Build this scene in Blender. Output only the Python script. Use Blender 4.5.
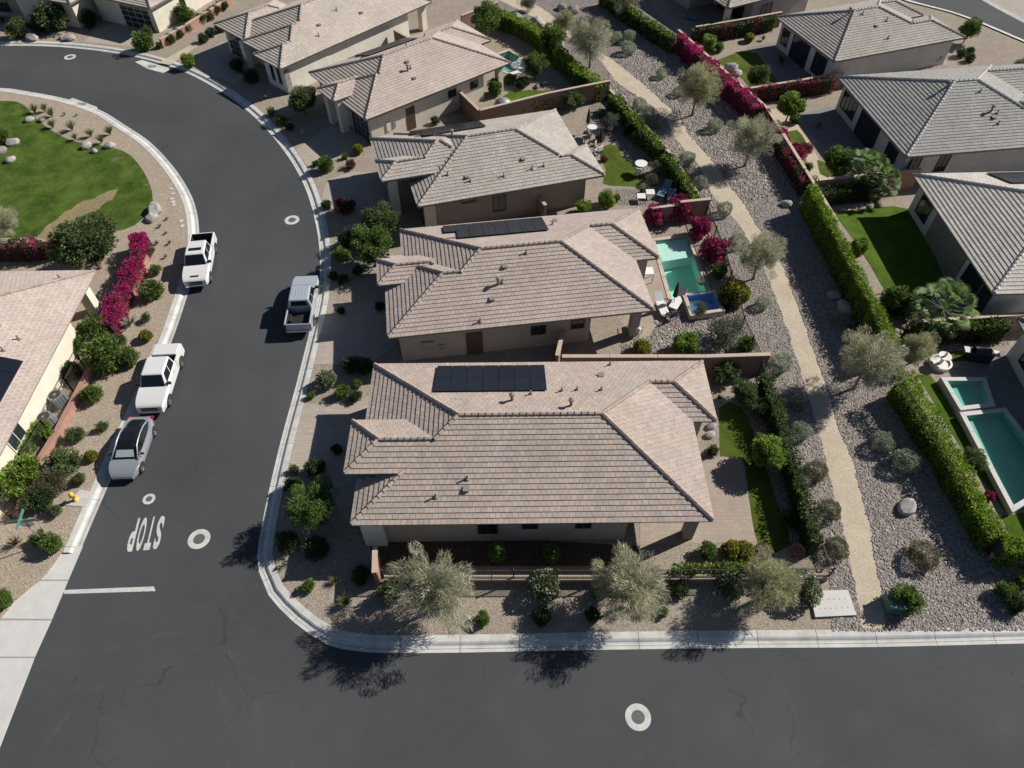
import bpy, bmesh, math, random
import numpy as np
from mathutils import Vector, Matrix, Euler
from mathutils.geometry import tessellate_polygon
for o in list(bpy.data.objects): bpy.data.objects.remove(o)
S = bpy.context.scene
COL = S.collection
R = math.radians
# ------------------------------------------------------------------ camera, sky, sun, exposure
cam = bpy.data.cameras.new('camera'); camo = bpy.data.objects.new('camera', cam); COL.objects.link(camo)
camo.location = (0, 0, 36.5); camo.rotation_euler = (R(90-50.5), 0, 0)
cam.sensor_width = 36; cam.lens = 711/1024*36; cam.clip_end = 3000; cam.clip_start = .5
S.camera = camo
SUN_AZ, SUN_EL = 65.5, 35.5
W = bpy.data.worlds.new('World'); S.world = W; W.use_nodes = True
nt = W.node_tree; nt.nodes.clear()
sky = nt.nodes.new('ShaderNodeTexSky'); sky.sky_type = 'NISHITA'; sky.sun_disc = False
sky.sun_elevation = R(SUN_EL); sky.sun_rotation = R(SUN_AZ); sky.dust_density = .3; sky.air_density = .75
bg = nt.nodes.new('ShaderNodeBackground'); bg.inputs[1].default_value = 0.05
wo = nt.nodes.new('ShaderNodeOutputWorld')
nt.links.new(sky.outputs[0], bg.inputs[0]); nt.links.new(bg.outputs[0], wo.inputs[0])
sl = bpy.data.lights.new('sun', 'SUN'); sl.energy = 5.0; sl.angle = R(.53); sl.color = (1, .95, .87)
so = bpy.data.objects.new('sun', sl); COL.objects.link(so)
sd = Vector((math.sin(R(SUN_AZ))*math.cos(R(SUN_EL)), math.cos(R(SUN_AZ))*math.cos(R(SUN_EL)), math.sin(R(SUN_EL))))
so.rotation_euler = (-sd).to_track_quat('-Z', 'Y').to_euler(); so.location = (60, 40, 80)
S.view_settings.view_transform = 'Standard'; S.view_settings.look = 'None'
S.view_settings.exposure = 0.32; S.view_settings.gamma = 1
S.render.engine = 'CYCLES'
rnd = random.Random(7); nrg = np.random.default_rng(7)

# ------------------------------------------------------------------ materials
MATS = {}
def node_mat(name):
    m = bpy.data.materials.new(name); m.use_nodes = True
    nt = m.node_tree; b = nt.nodes['Principled BSDF']
    MATS[name] = m
    return m, nt, b
def mix_col(nt, a, b, fac, mode='MIX'):
    n = nt.nodes.new('ShaderNodeMix'); n.data_type = 'RGBA'; n.blend_type = mode
    for s, v in ((0, fac), (6, a), (7, b)):
        if hasattr(v, 'is_linked'): nt.links.new(v, n.inputs[s])
        else: n.inputs[s].default_value = v if s == 0 else (*v, 1)[:4]
    return n.outputs[2]
def noise(nt, scale, detail=4, rough=.6, coord='Object', dist=0):
    tc = nt.nodes.new('ShaderNodeTexCoord'); n = nt.nodes.new('ShaderNodeTexNoise')
    n.inputs['Scale'].default_value = scale; n.inputs['Detail'].default_value = detail; n.inputs['Roughness'].default_value = rough
    n.inputs['Distortion'].default_value = dist
    nt.links.new(tc.outputs[coord], n.inputs['Vector'])
    return n.outputs['Fac']
def voro(nt, scale, feature='F1', coord='Object', vec=None, out='Distance'):
    n = nt.nodes.new('ShaderNodeTexVoronoi'); n.feature = feature; n.inputs['Scale'].default_value = scale
    if vec is None:
        tc = nt.nodes.new('ShaderNodeTexCoord'); vec = tc.outputs[coord]
    nt.links.new(vec, n.inputs['Vector'])
    return n.outputs[out]
def ramp(nt, fac, lo, hi, a=0., b=1.):
    n = nt.nodes.new('ShaderNodeMapRange'); n.inputs[1].default_value = lo; n.inputs[2].default_value = hi
    n.inputs[3].default_value = a; n.inputs[4].default_value = b
    nt.links.new(fac, n.inputs[0]); return n.outputs[0]
def math_n(nt, op, a, b):
    n = nt.nodes.new('ShaderNodeMath'); n.operation = op
    for i, v in enumerate((a, b)):
        if hasattr(v, 'is_linked'): nt.links.new(v, n.inputs[i])
        else: n.inputs[i].default_value = v
    return n.outputs[0]
def bump(nt, b, h, strength=.4, dist=.02):
    n = nt.nodes.new('ShaderNodeBump'); n.inputs['Strength'].default_value = strength; n.inputs['Distance'].default_value = dist
    nt.links.new(h, n.inputs['Height']); nt.links.new(n.outputs[0], b.inputs['Normal'])
def scale_c(c, k): return tuple(x*k for x in c)
def mat_plain(name, c, rough=.7, var=.12, ns=3., bs=0., bscale=30., metal=0., spec=.5):
    """paint, stucco, concrete: base colour with soft mottling and a fine relief"""
    m, nt, b = node_mat(name)
    f = noise(nt, ns, 5, .65)
    c0 = mix_col(nt, scale_c(c, 1-var), scale_c(c, 1+var), ramp(nt, f, .3, .7))
    nt.links.new(c0, b.inputs['Base Color'])
    b.inputs['Roughness'].default_value = rough; b.inputs['Metallic'].default_value = metal
    b.inputs['Specular IOR Level'].default_value = spec
    if bs: bump(nt, b, noise(nt, bscale, 3, .6), bs, .01)
    return m
def mat_attr(name, rough=.75, ns=6., var=.15, bs=.25, trans=0., spec=.3):
    """colour from the per-piece attribute (tile, leaf, stone), mottled"""
    m, nt, b = node_mat(name)
    a = nt.nodes.new('ShaderNodeAttribute'); a.attribute_name = 'col'
    f = ramp(nt, noise(nt, ns, 3, .6), .25, .75, 1-var, 1+var)
    f = math_n(nt, 'MULTIPLY', f, ramp(nt, noise(nt, .45, 4, .65, dist=.6), .3, .7, .9, 1.08))
    c0 = mix_col(nt, a.outputs['Color'], (1, 1, 1), 1., 'MULTIPLY')
    n = c0.node; cmb = nt.nodes.new('ShaderNodeCombineColor')
    for i in range(3): nt.links.new(f, cmb.inputs[i])
    nt.links.new(cmb.outputs[0], n.inputs[7])
    nt.links.new(c0, b.inputs['Base Color']); b.inputs['Roughness'].default_value = rough
    b.inputs['Specular IOR Level'].default_value = spec
    if bs: bump(nt, b, noise(nt, 40, 2), bs, .006)
    if trans:
        t = nt.nodes.new('ShaderNodeBsdfTranslucent'); nt.links.new(c0, t.inputs['Color'])
        mx = nt.nodes.new('ShaderNodeMixShader'); mx.inputs[0].default_value = trans
        nt.links.new(b.outputs[0], mx.inputs[1]); nt.links.new(t.outputs[0], mx.inputs[2])
        nt.links.new(mx.outputs[0], nt.nodes['Material Output'].inputs[0])
    return m

def make_asphalt():
    m, nt, b = node_mat('asphalt')
    c = (.057, .0595, .063)
    big = noise(nt, .09, 4, .6); mid = noise(nt, .7, 5, .6); fine = noise(nt, 45, 2, .7)
    col = mix_col(nt, scale_c(c, .82), scale_c(c, 1.22), ramp(nt, big, .3, .7))
    col = mix_col(nt, col, scale_c(c, 1.5), ramp(nt, mid, .55, .95, 0, .5))
    col = mix_col(nt, col, scale_c(c, 1.9), ramp(nt, fine, .5, .8, 0, .35))
    # pale scuffs and tyre-worn streaks
    sc = ramp(nt, noise(nt, 1.6, 6, .75, dist=1.5), .66, .8, 0, .22)
    col = mix_col(nt, col, (.11, .108, .104), sc)
    col = mix_col(nt, col, scale_c(c, .45), ramp(nt, noise(nt, .9, 4, .7, dist=.8), .64, .78, 0, .45))
    # faint turning tyre marks in the junction
    tm = nt.nodes.new('ShaderNodeTexCoord'); vd = nt.nodes.new('ShaderNodeVectorMath'); vd.operation = 'DISTANCE'; vd.inputs[1].default_value = (-17.5, 7.5, 0)
    nt.links.new(tm.outputs['Object'], vd.inputs[0]); dd = vd.outputs['Value']
    ring = ramp(nt, math_n(nt, 'SINE', math_n(nt, 'MULTIPLY', math_n(nt, 'ADD', dd, noise(nt, .35, 3)), 4.2), 0), .72, 1, 0, 1)
    ring = math_n(nt, 'MULTIPLY', ring, math_n(nt, 'MULTIPLY', ramp(nt, dd, 2.5, 3.5, 0, 1), ramp(nt, dd, 7, 9, 1, 0)))
    col = mix_col(nt, col, scale_c(c, 1.7), math_n(nt, 'MULTIPLY', ring, ramp(nt, noise(nt, .8, 4, .7), .45, .75, 0, .4)))
    # sealed cracks: wobbling cell edges, only in places
    tc = nt.nodes.new('ShaderNodeTexCoord')
    ds = nt.nodes.new('ShaderNodeTexNoise'); ds.inputs['Scale'].default_value = .55; ds.inputs['Detail'].default_value = 5
    nt.links.new(tc.outputs['Object'], ds.inputs['Vector'])
    ad = nt.nodes.new('ShaderNodeVectorMath'); ad.operation = 'MULTIPLY_ADD'
    nt.links.new(ds.outputs['Color'], ad.inputs[0]); ad.inputs[1].default_value = (2.2, 2.2, 0); nt.links.new(tc.outputs['Object'], ad.inputs[2])
    e = voro(nt, .21, 'DISTANCE_TO_EDGE', vec=ad.outputs[0])
    crack = ramp(nt, e, .002, .006, 1, 0)
    sx = nt.nodes.new('ShaderNodeSeparateXYZ'); nt.links.new(tc.outputs['Object'], sx.inputs[0])
    mask = math_n(nt, 'MULTIPLY', ramp(nt, noise(nt, .16, 2), .46, .6, 0, .38), ramp(nt, sx.outputs[1], 24, 34, 1, .12))
    col = mix_col(nt, col, (.018, .018, .019), math_n(nt, 'MULTIPLY', crack, mask))
    nt.links.new(col, b.inputs['Base Color']); b.inputs['Roughness'].default_value = .85
    b.inputs['Specular IOR Level'].default_value = .25
    bump(nt, b, fine, .25, .01)
make_asphalt()
def make_gravel(name, c, cs, bs=.6, c2=None, vs=.35):
    """loose ground: crumbs of uneven tone with relief"""
    m, nt, b = node_mat(name)
    v = voro(nt, cs, out='Color'); sep = nt.nodes.new('ShaderNodeSeparateColor'); nt.links.new(v, sep.inputs[0])
    d = voro(nt, cs, out='Distance')
    col = mix_col(nt, scale_c(c, 1-vs), scale_c(c, 1+vs), sep.outputs[0])
    col = mix_col(nt, col, c2 or scale_c(c, .8), ramp(nt, noise(nt, .5, 5, .65), .42, .75, 0, .6))
    col = mix_col(nt, col, scale_c(c, 1.25), ramp(nt, noise(nt, 2.7, 4, .7), .5, .85, 0, .5))
    nt.links.new(col, b.inputs['Base Color']); b.inputs['Roughness'].default_value = .95; b.inputs['Specular IOR Level'].default_value = .1
    bump(nt, b, math_n(nt, 'MULTIPLY', d, -1.), bs, 1.2/cs)
make_gravel('desert_gravel', (.32, .275, .225), 18, .5, (.265, .215, .17))
make_gravel('tan_gravel', (.36, .30, .235), 18, .45, (.32, .26, .20))
make_gravel('path_granite', (.50, .43, .335), 24, .4, (.37, .30, .215), .22)
make_gravel('cobble_bed', (.26, .23, .21), 11, .8, (.21, .18, .165), .45)
make_gravel('back_gravel', (.27, .235, .205), 9, .8, (.22, .19, .165), .4)
make_gravel('worn_dirt', (.27, .215, .125), 12, .4, (.13, .14, .05), .25)
make_gravel('planting_soil', (.10, .078, .058), 12, .6)
def make_paver(name, c1, c2, cm, bw=.42, bh=.21, rot=0.):
    m, nt, b = node_mat(name)
    tc = nt.nodes.new('ShaderNodeTexCoord'); mp = nt.nodes.new('ShaderNodeMapping'); mp.inputs['Rotation'].default_value = (0, 0, rot)
    nt.links.new(tc.outputs['Object'], mp.inputs[0])
    k = nt.nodes.new('ShaderNodeTexBrick'); nt.links.new(mp.outputs[0], k.inputs[0])
    k.inputs['Scale'].default_value = 1; k.inputs['Brick Width'].default_value = bw; k.inputs['Row Height'].default_value = bh
    k.inputs['Mortar Size'].default_value = .008; k.inputs['Color1'].default_value = (*c1, 1); k.inputs['Color2'].default_value = (*c2, 1); k.inputs['Mortar'].default_value = (*cm, 1)
    col = mix_col(nt, k.outputs[0], scale_c(c1, .72), ramp(nt, noise(nt, .6, 5, .7), .4, .8, 0, .6))
    nt.links.new(col, b.inputs['Base Color']); b.inputs['Roughness'].default_value = .88; b.inputs['Specular IOR Level'].default_value = .2
    bump(nt, b, k.outputs[1], -.3, .01)
make_paver('driveway_pavers', (.43, .37, .315), (.355, .31, .27), (.25, .215, .19))
make_paver('patio_pavers', (.40, .325, .265), (.345, .285, .24), (.24, .2, .17), .36, .24)
make_paver('grey_pavers', (.25, .235, .225), (.21, .2, .195), (.12, .12, .12), .6, .4)
def make_lawn(name, c, c2, stripes=0):
    m, nt, b = node_mat(name)
    col = mix_col(nt, scale_c(c, .72), scale_c(c2, 1.12), ramp(nt, noise(nt, .45, 7, .75, dist=.5), .36, .66))
    col = mix_col(nt, col, scale_c(c, .45), ramp(nt, noise(nt, 18, 4, .75), .45, .8, 0, .75))
    col = mix_col(nt, col, scale_c(c2, 1.3), ramp(nt, noise(nt, 3.2, 4, .7, dist=.6), .58, .8, 0, .5))
    if stripes: col = mix_col(nt, col, (.24, .19, .105), ramp(nt, noise(nt, .35, 5, .75, dist=.4), .60, .70, 0, .7))
    nt.links.new(col, b.inputs['Base Color']); b.inputs['Roughness'].default_value = .95; b.inputs['Specular IOR Level'].default_value = .08
    bump(nt, b, noise(nt, 60, 3, .8), 1., .05)
make_lawn('park_grass', (.050, .10, .014), (.115, .17, .032), 1)
make_lawn('turf', (.085, .125, .018), (.115, .155, .028))
make_lawn('bright_turf', (.085, .15, .016), (.115, .185, .026))
mat_plain('concrete', (.50, .495, .475), .85, .2, 1.3, .2, 25)
mat_plain('pale_concrete', (.54, .53, .51), .85, .08, 1.2, .2, 25)
mat_plain('grey_concrete', (.33, .325, .315), .85, .15, 1.2, .2, 25)
mat_plain('road_paint', (.50, .50, .485), .7, .22, 5., .1, 40)
mat_plain('iron', (.055, .053, .052), .55, .2, 4)
mat_plain('block_wall', (.25, .155, .12), .9, .14, 1.6, .3, 30)
mat_plain('wall_cap', (.46, .36, .285), .85, .12, 2., .2, 30)
mat_plain('red_block', (.34, .19, .145), .9, .16, 2., .3, 30)
for k, c in dict(stucco_greige=(.40, .355, .315), stucco_cream=(.66, .61, .51), stucco_white=(.72, .68, .60), stucco_grey=(.40, .385, .375), stucco_tan=(.30, .25, .215), stucco_pale=(.58, .565, .54)).items():
    mat_plain(k, c, .92, .1, 1.1, .35, 50, spec=.15)
mat_plain('fascia', (.22, .185, .16), .8, .12, 2)
mat_plain('underlay', (.075, .065, .06), .95, .2, 2)
mat_plain('frame_dark', (.05, .045, .04), .5, .1, 3)
mat_plain('frame_white', (.62, .60, .56), .6, .06, 3)
mat_plain('pillar_stone', (.30, .275, .25), .9, .2, 6, .4, 20)
mat_plain('lid_iron', (.10, .10, .10), .7, .25, 9, .3, 40)
mat_plain('dark_panel', (.03, .036, .045), .35, .2, 2)
mat_plain('brown_door', (.07, .045, .035), .6, .2, 3)
def make_glass(name, c, rough=.06):
    m, nt, b = node_mat(name)
    col = mix_col(nt, scale_c(c, .7), scale_c(c, 1.3), noise(nt, 1.2, 2))
    nt.links.new(col, b.inputs['Base Color']); b.inputs['Roughness'].default_value = rough; b.inputs['Specular IOR Level'].default_value = .8
make_glass('window_glass', (.022, .028, .034)); make_glass('car_glass', (.010, .012, .014), .04); make_glass('solar_glass', (.012, .015, .024), .2); MATS['solar_glass'].node_tree.nodes['Principled BSDF'].inputs['Specular IOR Level'].default_value = .25
make_glass('lamp_glass', (.30, .31, .33), .1); make_glass('tail_glass', (.30, .015, .012), .12)
mat_plain('solar_frame', (.03, .032, .036), .4, .1, 3, metal=.6)
def make_paint(name, c, metal=0., rough=.28):
    m, nt, b = node_mat(name)
    col = mix_col(nt, scale_c(c, .94), scale_c(c, 1.04), noise(nt, 1.5, 3))
    nt.links.new(col, b.inputs['Base Color']); b.inputs['Roughness'].default_value = rough; b.inputs['Metallic'].default_value = metal
    b.inputs['Coat Weight'].default_value = .6; b.inputs['Coat Roughness'].default_value = .05
make_paint('white_paint', (.66, .66, .655)); make_paint('silver_paint', (.36, .385, .42), .35, .35); make_paint('pale_blue_paint', (.50, .55, .60), .35, .33)
mat_plain('rubber', (.022, .022, .023), .85, .2, 8); mat_plain('black_trim', (.018, .018, .02), .6, .2, 5)
mat_plain('alloy', (.50, .50, .51), .3, .1, 5, metal=.85); mat_plain('chrome', (.65, .66, .68), .15, .05, 5, metal=1.)
mat_plain('bark', (.13, .10, .075), .95, .3, 6, .6, 18); mat_plain('hydrant_yellow', (.75, .45, .06), .45, .1, 4)
mat_plain('sign_green', (.07, .19, .17), .4, .06, 4); mat_plain('sign_back', (.55, .57, .58), .4, .08, 4, metal=.5); mat_plain('galvanised', (.42, .43, .44), .45, .12, 6, metal=.6)
mat_plain('box_green', (.06, .16, .125), .6, .12, 2); mat_plain('sunshade_foil', (.36, .44, .43), .35, .15, 6); mat_plain('white_plastic', (.70, .70, .68), .5, .06, 3); mat_plain('blue_cloth', (.16, .22, .30), .9, .15, 4)
mat_plain('grey_metal', (.34, .35, .36), .4, .12, 3, metal=.4); mat_plain('dark_metal', (.05, .05, .055), .4, .15, 3, metal=.4)
mat_plain('tan_cloth', (.42, .38, .32), .9, .12, 4); mat_plain('terracotta', (.42, .20, .13), .8, .15, 5); mat_plain('black_cloth', (.03, .03, .032), .9, .2, 5)
mat_plain('boulder', (.33, .31, .295), .92, .28, 2.2, .7, 9); mat_plain('dark_boulder', (.22, .19, .18), .92, .3, 2.2, .7, 9)
mat_plain('pool_plaster', (.46, .78, .64), .7, .06, .8); mat_plain('pool_ledge', (.70, .78, .71), .7, .05, .8)
mat_plain('deep_plaster', (.17, .44, .33), .7, .08, .8); mat_plain('spa_tile', (.08, .40, .95), .35, .2, 9); mat_plain('coping', (.50, .41, .35), .85, .12, 3)
def make_water():
    m, nt, b = node_mat('water'); nt.nodes.remove(b)
    t = nt.nodes.new('ShaderNodeBsdfTransparent'); t.inputs[0].default_value = (.80, .97, .95, 1)
    g = nt.nodes.new('ShaderNodeBsdfGlossy'); g.inputs['Roughness'].default_value = .04
    lw = nt.nodes.new('ShaderNodeLayerWeight'); lw.inputs[0].default_value = .5; fac = ramp(nt, math_n(nt, 'POWER', lw.outputs['Facing'], 3.), 0, 1, .03, .6)
    mx = nt.nodes.new('ShaderNodeMixShader'); bp = nt.nodes.new('ShaderNodeBump'); bp.inputs['Strength'].default_value = .25; bp.inputs['Distance'].default_value = .05
    nt.links.new(noise(nt, 5., 3, .5, dist=1.), bp.inputs['Height']); nt.links.new(bp.outputs[0], g.inputs['Normal']); None
    nt.links.new(fac, mx.inputs[0]); nt.links.new(t.outputs[0], mx.inputs[1]); nt.links.new(g.outputs[0], mx.inputs[2])
    nt.links.new(mx.outputs[0], nt.nodes['Material Output'].inputs[0])
make_water()
mat_attr('roof_tile', .85, 5., .12, .3); mat_attr('leaf', .55, 3., .12, 0, .4, .25); mat_attr('stone', .95, 8., .2, .3, 0, .1)
mat_attr('petal', .6, 3., .12, 0, .2, .15)

# ------------------------------------------------------------------ mesh helpers
class MB:
    """collects polygons, builds ONE mesh object"""
    def __init__(s): s.v = []; s.f = []; s.c = []
    def poly(s, pts, c=None):
        n = len(s.v); s.v += [tuple(p) for p in pts]; s.f.append(tuple(range(n, n+len(pts)))); s.c.append(c or (1, 1, 1))
    def box(s, x0, y0, z0, x1, y1, z1, c=None, bottom=True):
        n = len(s.v); s.v += [(x0, y0, z0), (x1, y0, z0), (x1, y1, z0), (x0, y1, z0), (x0, y0, z1), (x1, y0, z1), (x1, y1, z1), (x0, y1, z1)]
        F = [(4, 5, 6, 7), (0, 1, 5, 4), (1, 2, 6, 5), (2, 3, 7, 6), (3, 0, 4, 7)] + ([(3, 2, 1, 0)] if bottom else [])
        s.f += [tuple(n+i for i in q) for q in F]; s.c += [c or (1, 1, 1)]*len(F)
    def obox(s, p, q, w, z0, z1, c=None):
        """box along the ground segment p-q, width w"""
        p, q = Vector(p[:2]), Vector(q[:2]); d = (q-p).normalized(); nn = Vector((-d.y, d.x))*w/2
        a = [p+nn, p-nn, q-nn, q+nn]; n = len(s.v)
        s.v += [(k.x, k.y, z0) for k in a]+[(k.x, k.y, z1) for k in a]
        F = [(4, 5, 6, 7), (0, 1, 5, 4), (1, 2, 6, 5), (2, 3, 7, 6), (3, 0, 4, 7), (3, 2, 1, 0)]
        s.f += [tuple(n+i for i in t) for t in F]; s.c += [c or (1, 1, 1)]*6
    def tube(s, pts, rad, n=8, c=None, cap=True):
        pts = [Vector(p) for p in pts]; rad = rad if hasattr(rad, '__len__') else [rad]*len(pts); base = len(s.v)
        for i, p in enumerate(pts):
            t = (pts[min(i+1, len(pts)-1)]-pts[max(i-1, 0)]).normalized()
            a = t.orthogonal().normalized() if abs(t.z) < .99 else Vector((1, 0, 0)); b = t.cross(a).normalized(); a = b.cross(t)
            for k in range(n):
                an = 2*math.pi*k/n; s.v.append(tuple(p+(a*math.cos(an)+b*math.sin(an))*rad[i]))
        for i in range(len(pts)-1):
            for k in range(n):
                s.f.append((base+i*n+k, base+i*n+(k+1) % n, base+(i+1)*n+(k+1) % n, base+(i+1)*n+k)); s.c.append(c or (1, 1, 1))
        if cap:
            s.f.append(tuple(base+k for k in reversed(range(n)))); s.f.append(tuple(base+(len(pts)-1)*n+k for k in range(n))); s.c += [c or (1, 1, 1)]*2
    def lathe(s, prof, cx=0, cy=0, n=20, c=None):
        base = len(s.v)
        for r, z in prof:
            for k in range(n): a = 2*math.pi*k/n; s.v.append((cx+r*math.cos(a), cy+r*math.sin(a), z))
        for i in range(len(prof)-1):
            for k in range(n):
                s.f.append((base+i*n+k, base+i*n+(k+1) % n, base+(i+1)*n+(k+1) % n, base+(i+1)*n+k)); s.c.append(c or (1, 1, 1))
    def build(s, name, mat, parent=None, smooth=False, col=False, bevel=0.):
        me = bpy.data.meshes.new(name); me.from_pydata(s.v, [], s.f)
        if col:
            at = me.attributes.new('col', 'FLOAT_COLOR', 'FACE')
            at.data.foreach_set('color', np.array([(*k, 1) for k in s.c], dtype=np.float32).ravel())
        me.materials.append(MATS[mat]); me.update()
        if smooth: me.polygons.foreach_set('use_smooth', [True]*len(me.polygons))
        o = bpy.data.objects.new(name, me); COL.objects.link(o)
        if parent: o.parent = parent
        if bevel:
            b = o.modifiers.new('bevel', 'BEVEL'); b.width = bevel; b.segments = 2; b.limit_method = 'ANGLE'
        return o
def empty(name, loc=(0, 0, 0), rz=0.):
    o = bpy.data.objects.new(name, None); COL.objects.link(o); o.location = (loc[0], loc[1], loc[2] if len(loc) > 2 else .12); o.rotation_euler = (0, 0, rz); o.empty_display_size = .3
    return o
def tag(o, label=None, cat=None, group=None, kind=None):
    if label: o['label'] = label
    if cat: o['category'] = cat
    if group: o['group'] = group
    if kind: o['kind'] = kind
    return o
def copy_tree(o, parent=None):
    c = o.copy(); COL.objects.link(c); c.parent = parent
    for ch in list(o.children): copy_tree(ch, c)
    return c
def tess(loop, z):
    vs = [Vector((x, y, z)) for x, y in loop]
    return vs, [tuple(t) for t in tessellate_polygon([vs])]
def area2(l): return sum(l[i][0]*l[(i+1) % len(l)][1]-l[(i+1) % len(l)][0]*l[i][1] for i in range(len(l)))
def sheet(name, loop, z, mat, thick=0., holes=(), kind=None, parent=None):
    loop = [p for i, p in enumerate(loop) if math.dist(p, loop[i-1]) > .02]
    bm = bmesh.new(); edges = []; n_up = Vector((0, 0, 1))
    for lp in [loop]+list(holes):
        vs = [bm.verts.new((x, y, z)) for x, y in lp]
        edges += [bm.edges.new((vs[i], vs[(i+1) % len(vs)])) for i in range(len(vs))]
    r = bmesh.ops.triangle_fill(bm, edges=edges, use_beauty=True, use_dissolve=False, normal=n_up)
    for f in bm.faces:
        f.normal_update()
        if f.normal.z < 0: f.normal_flip()
    if thick:
        for lp in [loop]+list(holes):
            for i in range(len(lp)):
                a, b = lp[i], lp[(i+1) % len(lp)]
                bm.faces.new([bm.verts.new(p) for p in ((*a, z), (*b, z), (*b, z-thick), (*a, z-thick))])
    me = bpy.data.meshes.new(name); bm.to_mesh(me); bm.free(); me.materials.append(MATS[mat])
    o = bpy.data.objects.new(name, me); COL.objects.link(o)
    if kind: o['kind'] = kind
    if parent: o.parent = parent
    return o
def spline(pts, step=.8):
    """Catmull-Rom through the points, resampled"""
    P = [Vector(p) for p in pts]; P = [P[0]*2-P[1]]+P+[P[-1]*2-P[-2]]; out = []
    for i in range(1, len(P)-2):
        a, b, c, d = P[i-1:i+3]; n = max(1, int((c-b).length/step))
        for k in range(n):
            t = k/n; out.append(.5*((2*b)+(c-a)*t+(2*a-5*b+4*c-d)*t*t+(3*b-a-3*c+d)*t**3))
    out.append(P[-2]); return [(p.x, p.y) for p in out]
def offset(line, d):
    out = []
    for i, p in enumerate(line):
        a, b = Vector(line[max(i-1, 0)]), Vector(line[min(i+1, len(line)-1)]); t = (b-a).normalized()
        out.append((p[0]-t.y*d, p[1]+t.x*d))
    return out
def length_cum(line):
    c = [0.]
    for i in range(1, len(line)): c.append(c[-1]+math.dist(line[i-1], line[i]))
    return c
def inside(poly, x, y):
    x = np.asarray(x); y = np.asarray(y); r = np.zeros(x.shape, bool); n = len(poly)
    for i in range(n):
        (x1, y1), (x2, y2) = poly[i], poly[(i+1) % n]
        if y1 == y2: continue
        k = ((y1 > y) != (y2 > y)) & (x < (x2-x1)*(y-y1)/(y2-y1)+x1); r ^= k
    return r

# ------------------------------------------------------------------ ground, roads, kerbs
g = MB(); g.poly([(-900, -500, -1.4), (900, -500, -1.4), (900, 1300, -1.4), (-900, 1300, -1.4)])
tag(g.build('ground', 'desert_gravel'), kind='structure')
outer = spline([(-67.10,74.39),(-62.10,77.09),(-56.01,78.01),(-49.36,77.78),(-42.24,76.17),(-36.01,73.41),(-30.75,69.55),(-25.42,64.16),(-21.07,58.10),(-17.99,52.39),(-15.99,46.90),(-14.88,42.34),(-14.37,38.11),(-14.34,34.28),(-14.35,30.00),(-14.43,25.55),(-14.38,21.61),(-14.25,18.70),(-14.14,17.72),(-13.82,16.78),(-13.02,15.47),(-11.39,14.01),(-9.51,12.86),(-7.93,12.51),(-6.26,12.41),(-2.54,12.43),(1.42,12.51),(5.39,12.58),(11.92,12.66),(18.46,12.71),(26.19,12.89),(32.70,13.02),(40.50,13.17)])
inner = spline([(-63.12,67.37),(-57.84,68.74),(-51.86,68.94),(-49.07,68.35),(-44.22,66.79),(-40.17,64.71),(-36.80,62.00),(-33.48,59.09),(-30.32,55.40),(-28.02,52.10),(-26.61,49.56),(-25.42,46.51),(-24.40,42.57),(-24.07,38.75),(-23.81,33.99),(-23.86,29.40),(-23.99,25.55),(-24.03,22.12),(-24.06,18.70),(-24.03,14.38),(-24.12,11.09),(-23.99,8.71),(-23.88,5.89)])
outer = offset(outer, 0)
far = [(140, outer[-1][1]), (140, 220), (-160, 220), (-160, outer[0][1])]
# asphalt between the kerbs and down to the cross street
road = [(-160, outer[0][1]+.5)]+[(p[0], p[1]) for p in offset(outer, .2)]+[(140, 13.4), (140, -40), (-60, -40)]+[(p[0], p[1]) for p in reversed(offset(inner, -.2))]+[(-160, inner[0][1]-.5)]
tag(sheet('road', road, 0, 'asphalt'), kind='structure')
POOL2 = [(11.37,44.72),(13.99,45.22),(14.55,38.41),(11.78,37.67)]
POOL4 = [(-2.77,74.81),(-0.32,76.60),(2.21,73.28),(0.10,71.16)]
POOL5 = [(-11.85,85.67),(-9.96,88.36),(-6.58,87.27),(-6.86,83.60)]
yard = [(-160, outer[0][1]+.8)]+offset(outer, .8)+[(140, outer[-1][1]+.8), (140, 220), (-160, 220)]
tag(sheet('block_ground', yard, .12, 'desert_gravel', .2, [POOL2, POOL4]), kind='structure')
isl = [(-160, inner[0][1]-.8)]+offset(inner, -.8)
isl = [p for p in isl if p[1] > (-24.90,18.27)[1]]+[(-24.90,18.27),(-25.29,16.72),(-26.36,15.14),(-26.68,14.12),(-32.83,13.02)]+[(-160, 14)]
tag(sheet('park_ground', isl, .12, 'tan_gravel', .2), kind='structure')
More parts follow.
